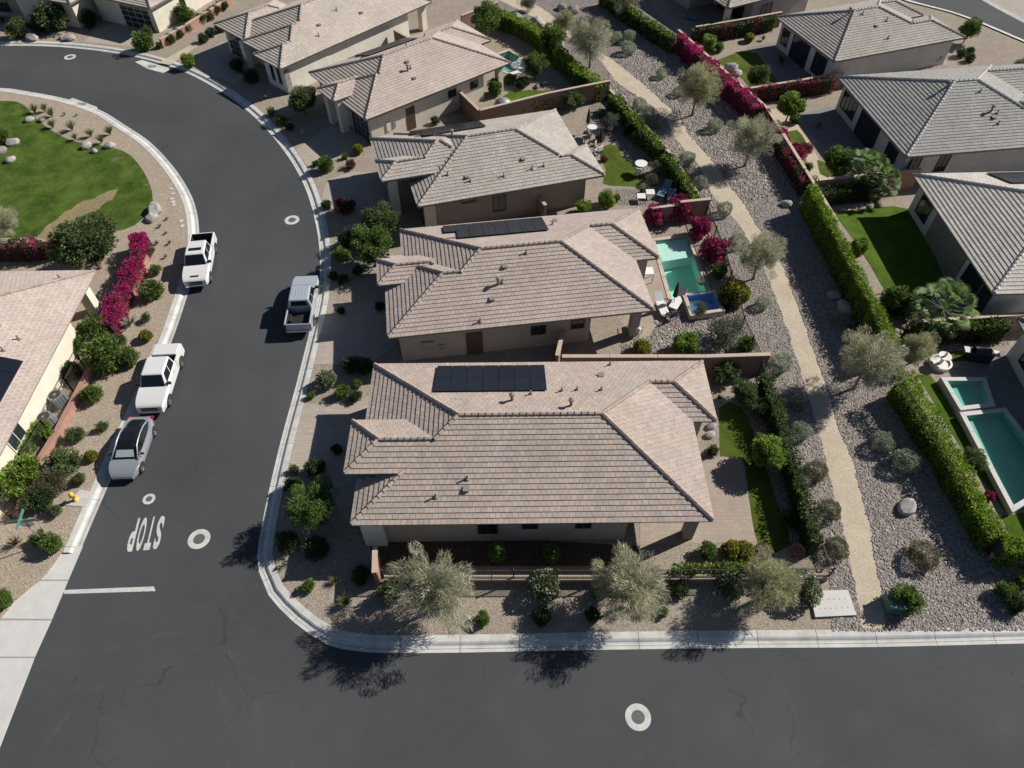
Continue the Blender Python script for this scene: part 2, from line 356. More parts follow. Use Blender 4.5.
def kerb(line, sgn, name):
    root = empty(name, (0, 0, 0)); tag(root, kind='structure')
    prof = [(0, .006), (.30, -.004), (.36, .012), (.43, .075), (.52, .125), (.86, .138), (.87, .08)]
    cum = length_cum(line); tot = cum[-1]; L = 3.05; k = 0; s0 = 0
    while s0 < tot:
        s1 = min(tot, s0+L-.022); ids = [i for i in range(len(line)) if s0 < cum[i] < s1]
        def at(s):
            for i in range(1, len(cum)):
                if cum[i] >= s: f = (s-cum[i-1])/(cum[i]-cum[i-1]+1e-9); return (line[i-1][0]+(line[i][0]-line[i-1][0])*f, line[i-1][1]+(line[i][1]-line[i-1][1])*f)
            return line[-1]
        seg = [at(s0)]+[line[i] for i in ids]+[at(s1)]
        if len(seg) > 1 and math.dist(seg[0], seg[-1]) > .3:
            m = MB(); rows = [offset(seg, sgn*o) for o, z in prof]
            for a in range(len(prof)-1):
                for i in range(len(seg)-1):
                    q = [(*rows[a][i], prof[a][1]), (*rows[a][i+1], prof[a][1]), (*rows[a+1][i+1], prof[a+1][1]), (*rows[a+1][i], prof[a+1][1])]
                    m.poly(q if sgn > 0 else q[::-1])
            m.build('kerb_section', 'concrete' if k % 5 else 'pale_concrete', root)
        s0 += L; k += 1
kerb(outer, 1, 'kerb'); kerb([p for p in inner if p[1] > 17.6], -1, 'kerb')
# concrete apron where the park kerb flares at the corner
ap = sheet('concrete_apron', [(-24.03,18.33),(-24.03,14.38),(-24.12,11.09),(-23.99,8.71),(-23.88,5.89),(-28.81,5.89),(-32.94,13.07),(-26.75,14.11),(-26.44,15.19),(-25.37,16.78),(-24.98,18.33)], .012, 'grey_concrete'); tag(ap, kind='structure')
for lp in ([(-24.03,18.33),(-24.04,16.32),(-25.53,16.32),(-25.37,16.78),(-24.98,18.33)], [(-24.04,16.24),(-24.04,14.14),(-26.67,14.18),(-26.44,15.19),(-25.56,16.24)], [(-24.04,14.07),(-24.11,12.21),(-32.44,12.21),(-32.94,13.07),(-26.73,14.07)], [(-24.10,12.14),(-23.99,8.71),(-23.88,5.89),(-28.81,5.89),(-32.41,12.14)]): sheet('concrete_slab', lp, .03, 'pale_concrete', .03, parent=ap)
# right-hand street behind the houses
rs = [(45.90,95.30),(46.67,90.31),(52.03,85.67),(56.48,79.16),(63.63,67.34),(78.38,74.59),(73.35,95.30)]
tag(sheet('back_road', rs, .126, 'asphalt'), kind='structure')
for ln, sg in (([(45.90,95.30),(46.67,90.31),(52.03,85.67),(56.48,79.16),(63.63,67.34)], -1), ([(55.16,93.50),(56.30,88.92),(58.39,83.34),(62.45,74.59)], 1)):
    ln = spline(ln); m = MB()
    for i in range(len(ln)-1):
        a, b = offset(ln, 0), offset(ln, sg*.6)
        for z0, z1, p, q in ((.15, .22, a, b),):
            m.poly([(*p[i], .135), (*p[i+1], .135), (*q[i+1], .22), (*q[i], .22)])
    o = m.build('kerb', 'concrete'); tag(o, kind='structure')
tag(sheet('park_lawn', spline([(-56.07,65.43),(-50.53,66.19),(-48.11,65.62),(-44.95,62.33),(-40.87,59.23),(-37.27,58.24),(-34.49,56.78),(-31.61,52.95),(-30.12,49.40),(-30.65,46.74),(-32.36,45.85),(-36.18,45.34),(-40.87,45.09),(-45.53,44.84)]), .128, 'park_grass'), kind='structure')
tag(sheet('worn_dirt_patch', [(x+rnd.uniform(-.16, .16), y+rnd.uniform(-.16, .16)) for x, y in spline([(-37.94,45.34),(-37.83,46.23),(-37.23,47.52),(-37.00,48.59),(-36.37,49.54),(-35.46,50.23),(-34.75,51.07),(-33.76,51.64),(-33.78,50.51),(-34.36,48.86),(-35.18,48.19),(-35.65,47.26),(-36.06,45.85),(-36.83,44.97)], .3)], .132, 'worn_dirt'), kind='structure')
tag(sheet('back_pavement', [(56.30,88.92),(58.39,83.34),(62.45,74.59),(75.89,79.16),(69.88,98.41)], .130, 'driveway_pavers'), kind='structure')
# walking path and its cobble verges
pl = [(18.13,13.59),(18.51,16.55),(18.82,19.89),(19.11,23.27),(19.26,26.24),(19.38,29.06),(19.44,32.11),(19.46,36.43),(19.32,41.05),(18.89,43.86),(18.65,46.10),(17.89,48.45),(17.07,50.79),(16.53,55.21),(15.74,57.59),(15.08,59.90),(14.55,63.58),(12.70,66.76),(10.81,69.82),(9.24,74.59),(6.92,78.69),(3.43,83.60),(-0.83,88.64),(-5.17,93.50)]
pr = [(19.31,13.59),(19.87,16.55),(20.39,19.89),(20.68,23.27),(20.64,26.63),(20.75,29.73),(20.79,32.57),(20.84,36.74),(20.79,41.62),(20.40,44.23),(19.94,46.48),(19.50,49.40),(18.71,52.22),(18.22,54.75),(17.38,57.59),(16.53,60.24),(15.94,63.22),(13.88,68.32),(11.18,73.71),(9.49,76.38),(7.56,80.12),(4.41,85.67),(0.97,90.88),(-2.74,95.30)]
pl = spline(pl, .4); pr = spline(pr, .4)
jit = lambda l: [(x+rnd.uniform(-.07, .07), y+rnd.uniform(-.05, .05)) for x, y in l]
PATH = jit(pl)+jit(pr)[::-1]
tag(sheet('walking_path', PATH, .132, 'path_granite'), kind='structure')
cob = [(16.50,13.49),(17.36,17.07),(17.12,23.27),(17.01,31.93),(16.69,35.93),(16.71,43.14),(16.40,48.45),(15.51,53.25),(13.72,58.07),(12.19,62.33),(9.46,68.32),(5.17,76.38),(0.91,83.60),(-3.81,88.92),(15.56,91.74),(18.53,79.16),(23.24,67.34),(24.45,61.80),(25.23,51.79),(26.11,42.20),(26.67,33.50),(26.49,29.90),(26.64,23.84),(26.63,18.15),(27.06,16.61),(32.07,16.84),(30.39,13.64),(26.39,13.49),(21.55,13.49)]
tag(sheet('cobble_verge', cob, .126, 'cobble_bed'), kind='structure')

# ------------------------------------------------------------------ houses
PITCH = .375
PAL_PINK = [(0.4498, 0.3575, 0.2997), (0.4177, 0.3355, 0.2831), (0.4712, 0.385, 0.3275), (0.3427, 0.3135, 0.2997), (0.4231, 0.352, 0.3053), (0.3106, 0.308, 0.3053), (0.4819, 0.3465, 0.2775), (0.3856, 0.3245, 0.2831)]
PAL_TAN = [(0.473, 0.4176, 0.36), (0.44, 0.3886, 0.336), (0.506, 0.4466, 0.384), (0.418, 0.3828, 0.342)]
PAL_MAUVE = [(0.435, 0.3594, 0.3182), (0.4071, 0.3365, 0.3008), (0.4574, 0.3765, 0.3355), (0.3848, 0.3251, 0.295), (0.4294, 0.3594, 0.3182)]
PAL_GREY = [(.32, .31, .29), (.29, .285, .27), (.345, .33, .305), (.27, .265, .26), (.36, .345, .32)]
PAL_BROWN = [(0.399, 0.363, 0.3249), (0.3675, 0.3355, 0.3021), (0.4253, 0.385, 0.342), (0.336, 0.3135, 0.2907)]
def clip_poly(poly, fn):
    """keep the part of a polygon where fn(p) >= 0"""
    out = []
    for i in range(len(poly)):
        a, b = poly[i], poly[(i+1) % len(poly)]; fa, fb = fn(a), fn(b)
        if fa >= 0: out.append(a)
        if (fa >= 0) != (fb >= 0):
            t = fa/(fa-fb); out.append((a[0]+(b[0]-a[0])*t, a[1]+(b[1]-a[1])*t))
    return out
def block_z(b, u, v):
    u0, v0, u1, v1, z = b[:5]
    if not (u0 <= u <= u1 and v0 <= v <= v1): return -9
    if len(b) > 5 and b[5]:
        c = b[5]
        if not (c[0] <= u <= c[2] and c[1] <= v <= c[3]): return -9
    return z+PITCH*min(u-u0, u1-u, v-v0, v1-v)
def roof_z(blocks, u, v): return max(block_z(b, u, v) for b in blocks)
def make_roof(root, blocks, pal, cap_col=(.36, .28, .235), tone=1.):
    blocks = [tuple(b) if i == 0 else (b[0]+.004*i, b[1]+.004*i, b[2]-.004*i, b[3]-.004*i, b[4]-.004*i)+tuple(b[5:]) for i, b in enumerate(blocks)]
    T = MB(); U = MB(); K = MB(); de = .282
    mean = [sum(c[i] for c in pal)/len(pal) for i in range(3)]; pal = [tuple((c[i]*.4+mean[i]*.6)*tone for i in range(3)) for c in pal]
    cs = PITCH
    for bi, b in enumerate(blocks):
        u0, v0, u1, v1, z = b[:5]; clipr = b[5] if len(b) > 5 else None
        half = min(u1-u0, v1-v0)/2; others = [o for j, o in enumerate(blocks) if j != bi]; lower = blocks[:bi]
        sides = [((u0, v0), (1, 0), (0, 1), u1-u0), ((u1, v0), (0, 1), (-1, 0), v1-v0), ((u1, v1), (-1, 0), (0, -1), u1-u0), ((u0, v1), (0, -1), (1, 0), v1-v0)]
        for org, sd_, td, L in sides:
            P = lambda s, t: (org[0]+sd_[0]*s+td[0]*t, org[1]+sd_[1]*s+td[1]*t)
            tf = lambda p: (p[0]-org[0])*td[0]+(p[1]-org[1])*td[1]
            poly = [P(0, 0), P(L, 0)]+([P(L-half, half), P(half, half)] if L > 2*half+.01 else [P(L/2, half)])
            if clipr:
                for fn in (lambda p: p[0]-clipr[0], lambda p: clipr[2]-p[0], lambda p: p[1]-clipr[1], lambda p: clipr[3]-p[1]): poly = clip_poly(poly, fn)
            if len(poly) > 2: U.poly([(*p, z+cs*tf(p)-.012) for p in poly])
            k = 0; t0 = -.06
            while t0 < half:
                t1 = min(t0+de, half); w = .30; s0 = -w*(.5 if k % 2 else 0)-.1
                while s0 < L+.2:
                    a, bb = s0+.006, s0+w-.006
                    q = [P(a, t0), P(bb, t0), P(bb, t1), P(a, t1)]
                    ex = .05 if t0 < 0 else 0
                    sf = lambda p: (p[0]-org[0])*sd_[0]+(p[1]-org[1])*sd_[1]
                    q = clip_poly(q, lambda p: sf(p)-tf(p)+ex); q = clip_poly(q, lambda p: L-sf(p)-tf(p)+ex) if len(q) > 2 else q
                    if clipr and len(q) > 2:
                        for fn in (lambda p: p[0]-clipr[0], lambda p: clipr[2]-p[0], lambda p: p[1]-clipr[1], lambda p: clipr[3]-p[1]):
                            if len(q) > 2: q = clip_poly(q, fn)
                    if len(q) > 2:
                        hid = all(any(block_z(o, *p) > z+cs*tf(p)+.11 for o in others) or any(block_z(o, *p) > z+cs*tf(p)-.03 for o in lower) for p in q)
                        if not hid:
                            c = pal[rnd.randrange(len(pal))]; j = rnd.uniform(.94, 1.06); c = (c[0]*j, c[1]*j, c[2]*j); dz = rnd.uniform(0, .007)
                            hz = lambda p: z+cs*tf(p)+.054-.04*(tf(p)-t0)/de+dz
                            T.poly([(*p, hz(p)) for p in q], c)
                            lowp = [p for p in q if tf(p) < t0+1e-5]
                            if len(lowp) == 2:
                                lowp.sort(key=sf); p, r = lowp
                                T.poly([(*p, hz(p)-.05), (*r, hz(r)-.05), (*r, hz(r)), (*p, hz(p))], c)
                    s0 += w
                t0 += de; k += 1
        # ridge and hip caps
        du, dv = u1-u0, v1-v0
        if du >= dv: r0, r1 = (u0+half, v0+half), (u1-half, v0+half)
        else: r0, r1 = (u0+half, v0+half), (u0+half, v1-half)
        segs = [((u0, v0), r0), ((u0, v1), r0 if du >= dv else r1), ((u1, v0), r1 if du >= dv else r0), ((u1, v1), r1)]+([(r0, r1)] if math.dist(r0, r1) > .3 else [])
        for a, c in segs:
            ln = math.dist(a, c); n = max(1, int(ln/.36)); hip = (a[0], a[1]) in ((u0, v0), (u0, v1), (u1, v0), (u1, v1))
            for i in range(n):
                f0, f1 = i/n, (i+1.06)/n
                p = (a[0]+(c[0]-a[0])*f0, a[1]+(c[1]-a[1])*f0); q = (a[0]+(c[0]-a[0])*f1, a[1]+(c[1]-a[1])*f1)
                mid = ((p[0]+q[0])/2, (p[1]+q[1])/2); zz = lambda r: z+cs*min(r[0]-u0, u1-r[0], r[1]-v0, v1-r[1])
                if clipr and not (clipr[0] <= mid[0] <= clipr[2] and clipr[1] <= mid[1] <= clipr[3]): continue
                if any(block_z(o, *mid) > zz(mid)-.035 for o in others): continue
                d = Vector((q[0]-p[0], q[1]-p[1])).normalized(); nn = Vector((-d.y, d.x)); pr = []
                zp, zq = zz(p)+.03, zz(mid)*2-zz(p)+.03
                j = rnd.uniform(.85, 1.15); cc = scale_c(cap_col, j*tone)
                for (r, zc, sc, lift) in ((p, zp, 1.12, .025), (q, zq, .9, 0)):
                    pr.append([(r[0]+nn.x*o*sc, r[1]+nn.y*o*sc, zc+h*sc+lift) for o, h in ((-.115, -.05), (-.095, .055), (0, .115), (.095, .055), (.115, -.05))])
                for i2 in range(4): K.poly([pr[0][i2], pr[0][i2+1], pr[1][i2+1], pr[1][i2]], cc)
                K.poly(pr[0][::-1], cc)
        if not clipr:
            zt, zb = z+.0, z-.2; e = .02
            ring = [(u0+e, v0+e), (u1-e, v0+e), (u1-e, v1-e), (u0+e, v1-e)]
            for i in range(4):
                a, c = ring[i], ring[(i+1) % 4]; U.poly([(*a, zb), (*c, zb), (*c, zt), (*a, zt)])
            U.poly([(*p, zb) for p in ring[::-1]])
    ro = U.build('roof', 'fascia', root)
    tag(T.build('roof_tiles', 'roof_tile', ro, col=True), kind='stuff')
    tag(K.build('ridge_caps', 'roof_tile', ro, col=True), kind='stuff')
    return blocks, ro
def window(root, side, plane, a, z, w, h, frame='frame_dark', lights=2):
    """window set in a wall plane of the house: frame with panes"""
    r = {'f': (0, -1), 'b': (0, 1), 'l': (-1, 0), 'r': (1, 0)}[side]
    X = {'f': (1, 0), 'b': (-1, 0), 'l': (0, -1), 'r': (0, 1)}[side]
    o0 = (a, plane) if side in 'fb' else (plane, a)
    def q(m, s0, z0, s1, z1, d0, d1):
        xs = [o0[0]+X[0]*s+r[0]*d for s in (s0, s1) for d in (d0, d1)]; ys = [o0[1]+X[1]*s+r[1]*d for s in (s0, s1) for d in (d0, d1)]
        m.box(min(xs), min(ys), z0, max(xs), max(ys), z1)
    m = MB(); t = .07
    q(m, -w/2-t, z-t, w/2+t, z, 0, .07); q(m, -w/2-t, z+h, w/2+t, z+h+t, 0, .07); q(m, -w/2-t, z, -w/2, z+h, 0, .065); q(m, w/2, z, w/2+t, z+h, 0, .065)
    for i in range(1, lights): x = -w/2+w*i/lights; q(m, x-.025, z, x+.025, z+h, 0, .05)
    fr = m.build('window', frame, root)
    for i in range(lights):
        x0 = -w/2+w*i/lights+(.025 if i else 0); x1 = -w/2+w*(i+1)/lights-(.025 if i < lights-1 else 0)
        p = MB(); q(p, x0, z, x1, z+h, -.01, .02); p.build('pane', 'window_glass', fr)
def garage_door(root, plane, a0, a1, h=2.4, z0=.02, glass=True):
    """sectional door in the left (street) wall: rows of framed panels"""
    m = MB(); m.box(plane-.05, a0, z0, plane+.02, a1, h); d = m.build('garage_door', 'sign_back' if glass else 'frame_white', root)
    n = 4; w = (a1-a0)/n
    for r in range(4):
        for c in range(n):
            p = MB(); p.box(plane-.075, a0+c*w+.05, z0+r*(h-z0)/4+.04, plane-.045, a0+(c+1)*w-.05, z0+(r+1)*(h-z0)/4-.03); p.build('door_panel', 'window_glass' if glass else 'stucco_cream', d)
def solar(root, blk, side, s0, s1, t0, t1, cols, rows, skip=()):
    """rack of panels lying parallel to a slope; s along the eave (local u), t distance up from the eave"""
    u0, v0, u1, v1, z = blk[:5]; lift = .17
    def P(s, t, h): return (s, (v1-t) if side == 'b' else (v0+t), z+PITCH*t+h)
    m = MB()
    for r in range(rows+1):
        t = t0+(t1-t0)*min(max(r/rows, .06), .94)
        m.tube([P(s0+.1, t, lift-.05), P(s1-.1, t, lift-.05)], .03, 5)
    rk = m.build('solar_array', 'solar_frame', root)
    dw, dt = (s1-s0)/cols, (t1-t0)/rows
    for r in range(rows):
        for c in range(cols):
            if (c, r) in skip: continue
            a, b, e, f = s0+c*dw+.012, s0+(c+1)*dw-.012, t0+r*dt+.012, t0+(r+1)*dt-.012
            p = MB(); lo = [P(a, e, lift-.04), P(b, e, lift-.04), P(b, f, lift-.04), P(a, f, lift-.04)]; hi = [P(a, e, lift), P(b, e, lift), P(b, f, lift), P(a, f, lift)]
            p.poly(hi if side == 'f' else hi[::-1])
            for i in range(4): p.poly([lo[i], lo[(i+1) % 4], hi[(i+1) % 4], hi[i]])
            pn = p.build('solar_panel', 'solar_glass', rk)
def vents(root, blocks, pts):
    for i, (u, v, kind) in enumerate(pts):
        z = roof_z(blocks, u, v); m = MB()
        if kind == 0: m.tube([(u, v, z-.1), (u, v, z+.38)], .05, 8); m.lathe([(.16, z+.0), (.12, z+.09), (.05, z+.12)], u, v, 8)
        elif kind == 1: m.box(u-.14, v-.14, z-.08, u+.14, v+.14, z+.12); m.box(u-.17, v-.17, z+.12, u+.17, v+.17, z+.15)
        else: m.tube([(u, v, z-.1), (u, v, z+.5)], .09, 8); m.lathe([(.02, z+.68), (.16, z+.62), (.17, z+.52), (.1, z+.5)], u, v, 10)
        m.build('roof_vent', 'fascia', root)
def house(name, org, th, blocks, walls, wall_mat, pal, label, tone=1., cap=(.33, .275, .24)):
    root = empty(name, (org[0], org[1], .12), R(th)); tag(root, label, 'house', 'houses of the estate')
    bl, ro = make_roof(root, blocks, pal, cap, tone)
    m = MB()
    for i, w in enumerate(walls): m.box(*w[:2], -.1, *w[2:4], w[4]-.08)
    m.build('wall', wall_mat, root)
    return root, bl, ro
def part_box(root, name, mat, *b, bevel=0.):
    m = MB(); m.box(*b); return m.build(name, mat, root, bevel=bevel)
Z = 2.98   # eave height above the lot
# --- corner house in the foreground
B1 = [(0, 0, 19, 11.1, Z), (9, 6.5, 20.45, 11.1, Z), (-.55, 2.55, 8, 6.05, Z+2.55*PITCH)]
h1, b1, r1 = house('corner_house', (-8.42, 18.0), .7, B1, [(.55, .5, 14.7, 10.6, Z), (0, 3.1, 4, 5.5, Z+.9), (14.6, 7.1, 19.9, 10.55, Z)], 'stucco_greige', PAL_PINK, 'corner house with blended pink and grey roof tiles and black solar array', 1.0, (.37, .30, .255))
part_box(h1, 'pillar', 'pillar_stone', 18.0, .45, -.1, 18.55, 1.0, Z-.19); part_box(h1, 'pilaster', 'stucco_white', .3, .25, -.1, 1.5, .52, Z-.25)
for u in (7.1, 9.4, 12.3): window(h1, 'f', .5, u, 1.0 if u < 8 else 1.5, .95 if u < 8 else .75, 1.2 if u < 8 else .6)
garage_door(h1, .55, 6.6, 10.2); garage_door(h1, 0, 3.5, 5.1)
window(h1, 'r', 14.7, 3.4, .1, 4.6, 2.2, 'frame_dark', 4); window(h1, 'r', 19.9, 8.8, .8, 1.8, 1.2)
solar(h1, b1[0], 'b', 3.95, 10.55, .42, 3.3, 7, 2)
vents(h1, b1, [(9.6, 7.5, 0), (11.4, 7.8, 0), (11.8, 6.3, 2), (13.9, 9.5, 1), (14.6, 10.7, 0), (12.3, 7.9, 0), (13.7, 7.85, 0), (8.5, 6.9, 2), (6.05, 2.2, 0), (6.0, 1.65, 1), (4.4, 1.3, 0)])
# --- second house
B2 = [(1.24, 0, 17.6, 10.85, Z), (9, 5.1, 19.35, 10.85, Z), (-.03, 0, 9, 7.95, Z), (-.5, 4.5, 4.5, 7.15, Z+.5)]
h2, b2, r2 = house('tile_roof_house', (-7.95, 31.41), 8.2, B2, [(1.8, .55, 13.5, 10.3, Z), (.6, .52, 6, 7.4, Z), (13.4, 5.7, 18.8, 10.25, Z), (.02, 5.0, 3, 6.65, Z+.45)], 'stucco_greige', PAL_MAUVE, 'mauve tiled house second from the cross street with a raised blue spa pool behind')
part_box(h2, 'pillar', 'stucco_greige', 16.4, .5, -.1, 17.0, 1.1, Z-.19); part_box(h2, 'pillar', 'stucco_greige', 16.4, 4.4, -.1, 17.0, 5.0, Z-.19)
for u, w, z in ((9.9, .9, 1.3), (12.6, .8, 1.5)): window(h2, 'f', .55, u, z, w, .7)
part_box(h2, 'door', 'brown_door', 5.0, .46, -.02, 6.1, .6, 2.1); part_box(h2, 'meter_box', 'grey_metal', 2.0, .4, .9, 2.8, .53, 1.7); part_box(h2, 'meter_box', 'grey_metal', 3.1, .42, .8, 3.5, .53, 1.3)
garage_door(h2, .6, 1.0, 4.4); window(h2, 'r', 13.5, 3., .1, 3.6, 2.2, 'frame_dark', 3); window(h2, 'r', 18.8, 8., .2, 2.4, 2.0)
solar(h2, b2[0], 'b', 4.35, 11.8, .35, 3.2, 8, 2, ((0, 1),))
vents(h2, b2, [(9.7, 4.8, 0), (8.1, 3.95, 1), (7.5, 2.8, 2), (7.8, 2.9, 0), (6.95, 1.8, 1), (6.0, .4, 0), (12.6, 9.6, 1), (12.3, 8.9, 0)])
# --- third house
B3 = [(0, 0, 14.5, 10.5, Z), (8, 0, 15.25, 4.4, Z), (-2.1, .6, 8, 10.4, Z, (-3, 3.3, 8, 11)), (-2.25, 2.8, 5, 5.7, Z+2.2*PITCH)]
h3, b3, r3 = house('tile_roof_house', (-7.22, 45.17), 15.8, B3, [(.55, .55, 13.9, 9.95, Z), (-1.5, 5.3, 1.4, 9.9, Z), (-1.7, 4.6, 2, 6.0, Z+.6)], 'stucco_tan', PAL_BROWN, 'tan walled house third from the cross street with stepped tile roof over the garage', 1.08)
part_box(h3, 'pillar', 'stucco_cream', -1.7, 3.3, -.1, -1.0, 3.9, Z+.55); part_box(h3, 'pilaster', 'stucco_cream', .5, .5, -.1, 1.4, .56, Z-.2)
window(h3, 'f', .55, 6.6, .9, .95, 1.5); window(h3, 'f', .55, 4.1, 2.2, 1.1, .35); garage_door(h3, -1.5, 6.2, 9.6); part_box(h3, 'door', 'brown_door', .45, 1.6, -.02, .56, 2.7, 2.2)
window(h3, 'r', 13.9, 6.5, .1, 4.2, 2.2, 'frame_dark', 4)
solar(h3, b3[0], 'b', 1.2, 7.4, .4, 3.0, 7, 2, ((0, 1),))
vents(h3, b3, [(2.9, 2.2, 0), (4.3, 1.7, 1), (4.5, 1.35, 0), (7.2, 1.3, 0), (9.1, 2.45, 1), (9.6, 1.5, 0), (10.6, 1.6, 0), (4.2, 6.2, 2)])
# --- fourth house
B4 = [(.2, 0, 16.3, 10.6, Z), (8, 4.9, 17.8, 10.6, Z), (-.1, 0, 8, 7.5, Z), (-1.0, 3.8, 4, 6.8, Z+.4)]
h4, b4, r4 = house('tile_roof_house', (-12.77, 57.65), 39.3, B4, [(.75, .55, 13.4, 10.05, Z), (.5, .5, 5, 6.9, Z), (13.3, 5.5, 17.2, 10.0, Z)], 'stucco_cream', PAL_MAUVE, 'cream house fourth from the cross street with glass panelled garage door and mauve roof', 1.1)
garage_door(h4, .5, .8, 3.7); part_box(h4, 'pillar', 'stucco_white', -.6, 3.9, -.1, .1, 4.5, Z+.2); part_box(h4, 'pillar', 'stucco_white', -.6, 6.0, -.1, .1, 6.6, Z+.2)
for u, w in ((4.3, .95), ): part_box(h4, 'door', 'brown_door', u, .46, -.02, u+w, .56, 2.2)
part_box(h4, 'meter_box', 'white_plastic', 2.1, .42, .8, 2.5, .53, 1.6); part_box(h4, 'meter_box', 'grey_metal', 2.8, .42, .9, 3.1, .53, 1.5)
window(h4, 'f', .55, 9.6, 1.6, .8, .6); window(h4, 'f', .55, 12.2, 1.6, .8, .6); part_box(h4, 'pillar', 'stucco_cream', 15.2, .5, -.1, 15.8, 1.1, Z-.19); window(h4, 'r', 13.4, 3., .1, 3.4, 2.2, 'frame_dark', 3)
solar(h4, b4[0], 'b', 4.2, 10.9, .2, 3.0, 7, 2, ((0, 1), (0, 0)))
vents(h4, b4, [(7.0, 3.8, 1), (6.5, 2.95, 2), (6.9, 3.1, 0), (6.5, 2.0, 1), (8.2, 5.6, 0), (11.6, 7.6, 0)])
# --- fifth house
B5 = [(1.8, 0, 20.2, 11, Z), (1.2, 7.5, 9, 13, Z), (.9, 0, 10, 7.6, Z), (0, 0, 8, 4.4, Z)]
h5, b5, r5 = house('tile_roof_house', (-22.24, 66.74), 48.2, B5, [(2.4, .55, 17.0, 10.4, Z), (1.8, 8.1, 8, 12.4, Z), (.6, .5, 6, 3.8, Z)], 'stucco_white', PAL_TAN, 'cream white house with long sunlit side wall at the outside of the street bend', 1.05)
for a in (1.5, 2.6): window(h5, 'l', .6, a, .7, .6, 1.6, 'frame_white', 1)
part_box(h5, 'stone_veneer', 'pillar_stone', .5, .42, -.1, 1.1, .49, 2.4); part_box(h5, 'pillar', 'stucco_white', 19.0, .5, -.1, 19.7, 1.2, Z-.19); garage_door(h5, 1.8, 8.6, 12.0); part_box(h5, 'pillar', 'stucco_white', .9, 7.7, -.1, 1.5, 8.3, Z-.2)
vents(h5, b5, [(7, 2.6, 1), (10, 3.4, 0), (12, 2, 1), (6, 1.5, 0), (14, 4, 0)])
# --- houses across the verge, their backs to the path
BA = [(0, 0, 13.2, 10.4, Z), (6, 0, 15.6, 5.2, Z), (8, 5.6, 15.0, 10.2, Z)]
ha, ba, ra = house('grey_roof_house', (31.39, 68.2), 19, BA, [(.55, .55, 12.6, 9.8, Z), (12, .6, 15.0, 4.7, Z), (12, 6.2, 14.4, 9.6, Z)], 'stucco_pale', PAL_BROWN, 'farthest of the three grey houses right of the path with a small lawn behind', .95, (.40, .36, .32))
window(ha, 'l', .55, 8.7, .7, 1.1, 1.5); window(ha, 'l', .55, 5.9, .1, 2.8, 2.2, 'frame_dark', 3); window(ha, 'l', .55, 2.5, .4, 1.9, 1.9, 'frame_dark', 2)
vents(ha, ba, [(6.5, 3, 1), (8.0, 3.4, 0), (5.8, 4.6, 0), (7, 1.4, 0), (11, 3, 0), (4.6, 5.2, 2)])
BB = [(0, 0, 15.5, 13.4, Z), (9, 0, 19, 8, Z), (10, 8.4, 20, 13.3, Z)]
hb, bb, rb = house('grey_roof_house', (32.63, 51.9), 7.8, BB, [(.55, .55, 14.9, 12.8, Z), (14, .6, 18.4, 7.4, Z), (14, 9, 19.4, 12.7, Z)], 'stucco_pale', PAL_GREY, 'middle grey roofed house right of the path with pale round topiary tree in its yard', 1.0, (.42, .41, .385))
window(hb, 'l', .55, 10.9, .7, 2.6, 1.5, 'frame_dark', 4); window(hb, 'l', .55, 6.9, .05, 3.4, 2.3, 'frame_dark', 3); window(hb, 'l', .55, 2.6, .6, 1.6, 1.6, 'frame_dark', 2)
for u in (1.5, 4.1): window(hb, 'f', .55, u, .9, .9, 1.5, 'frame_dark', 2)
vents(hb, bb, [(8.8, 3.5, 2), (8.8, 2.9, 1), (9.3, 3.3, 0), (8.6, 5.5, 0), (9.0, 2.3, 0), (5.9, 6.3, 2), (6.2, 6.5, 0)])
BC = [(0, 0, 17, 13.9, Z)]
hc, bc, rc = house('grey_roof_house', (32.76, 35.49), 2, BC, [(.55, .6, 16.4, 13.2, Z)], 'stucco_pale', PAL_BROWN, 'nearest grey house right of the path with a deep lawn in its shadow', 1.35, (.38, .35, .32))
window(hc, 'l', .55, 11.4, .7, 1.7, 1.6, 'frame_dark', 2); window(hc, 'l', .55, 2.9, .3, 2.0, 2.1, 'frame_dark', 2); window(hc, 'l', .55, 1.1, .3, 1.1, 2.1, 'frame_dark', 1); part_box(hc, 'dark_wall_panel', 'fascia', .42, 4.5, -.05, .56, 9.6, 2.7)  # flat dark panel standing slightly proud of the wall
solar(hc, bc[0], 'b', 5.6, 11, .4, 3.4, 5, 2)
BD = [(0, 0, 16, 13.6, Z)]
hd, bd, rd = house('grey_roof_house', (33.29,33.17), -2, [(0, -13.6, 16, 0, Z)], [(.6, -13, 15.4, -.6, Z)], 'stucco_white', PAL_GREY, 'white walled house at the right edge of the picture beside the long green pool')
window(hd, 'l', .6, -2.6, .8, 1.6, 1.4, 'frame_dark', 2)
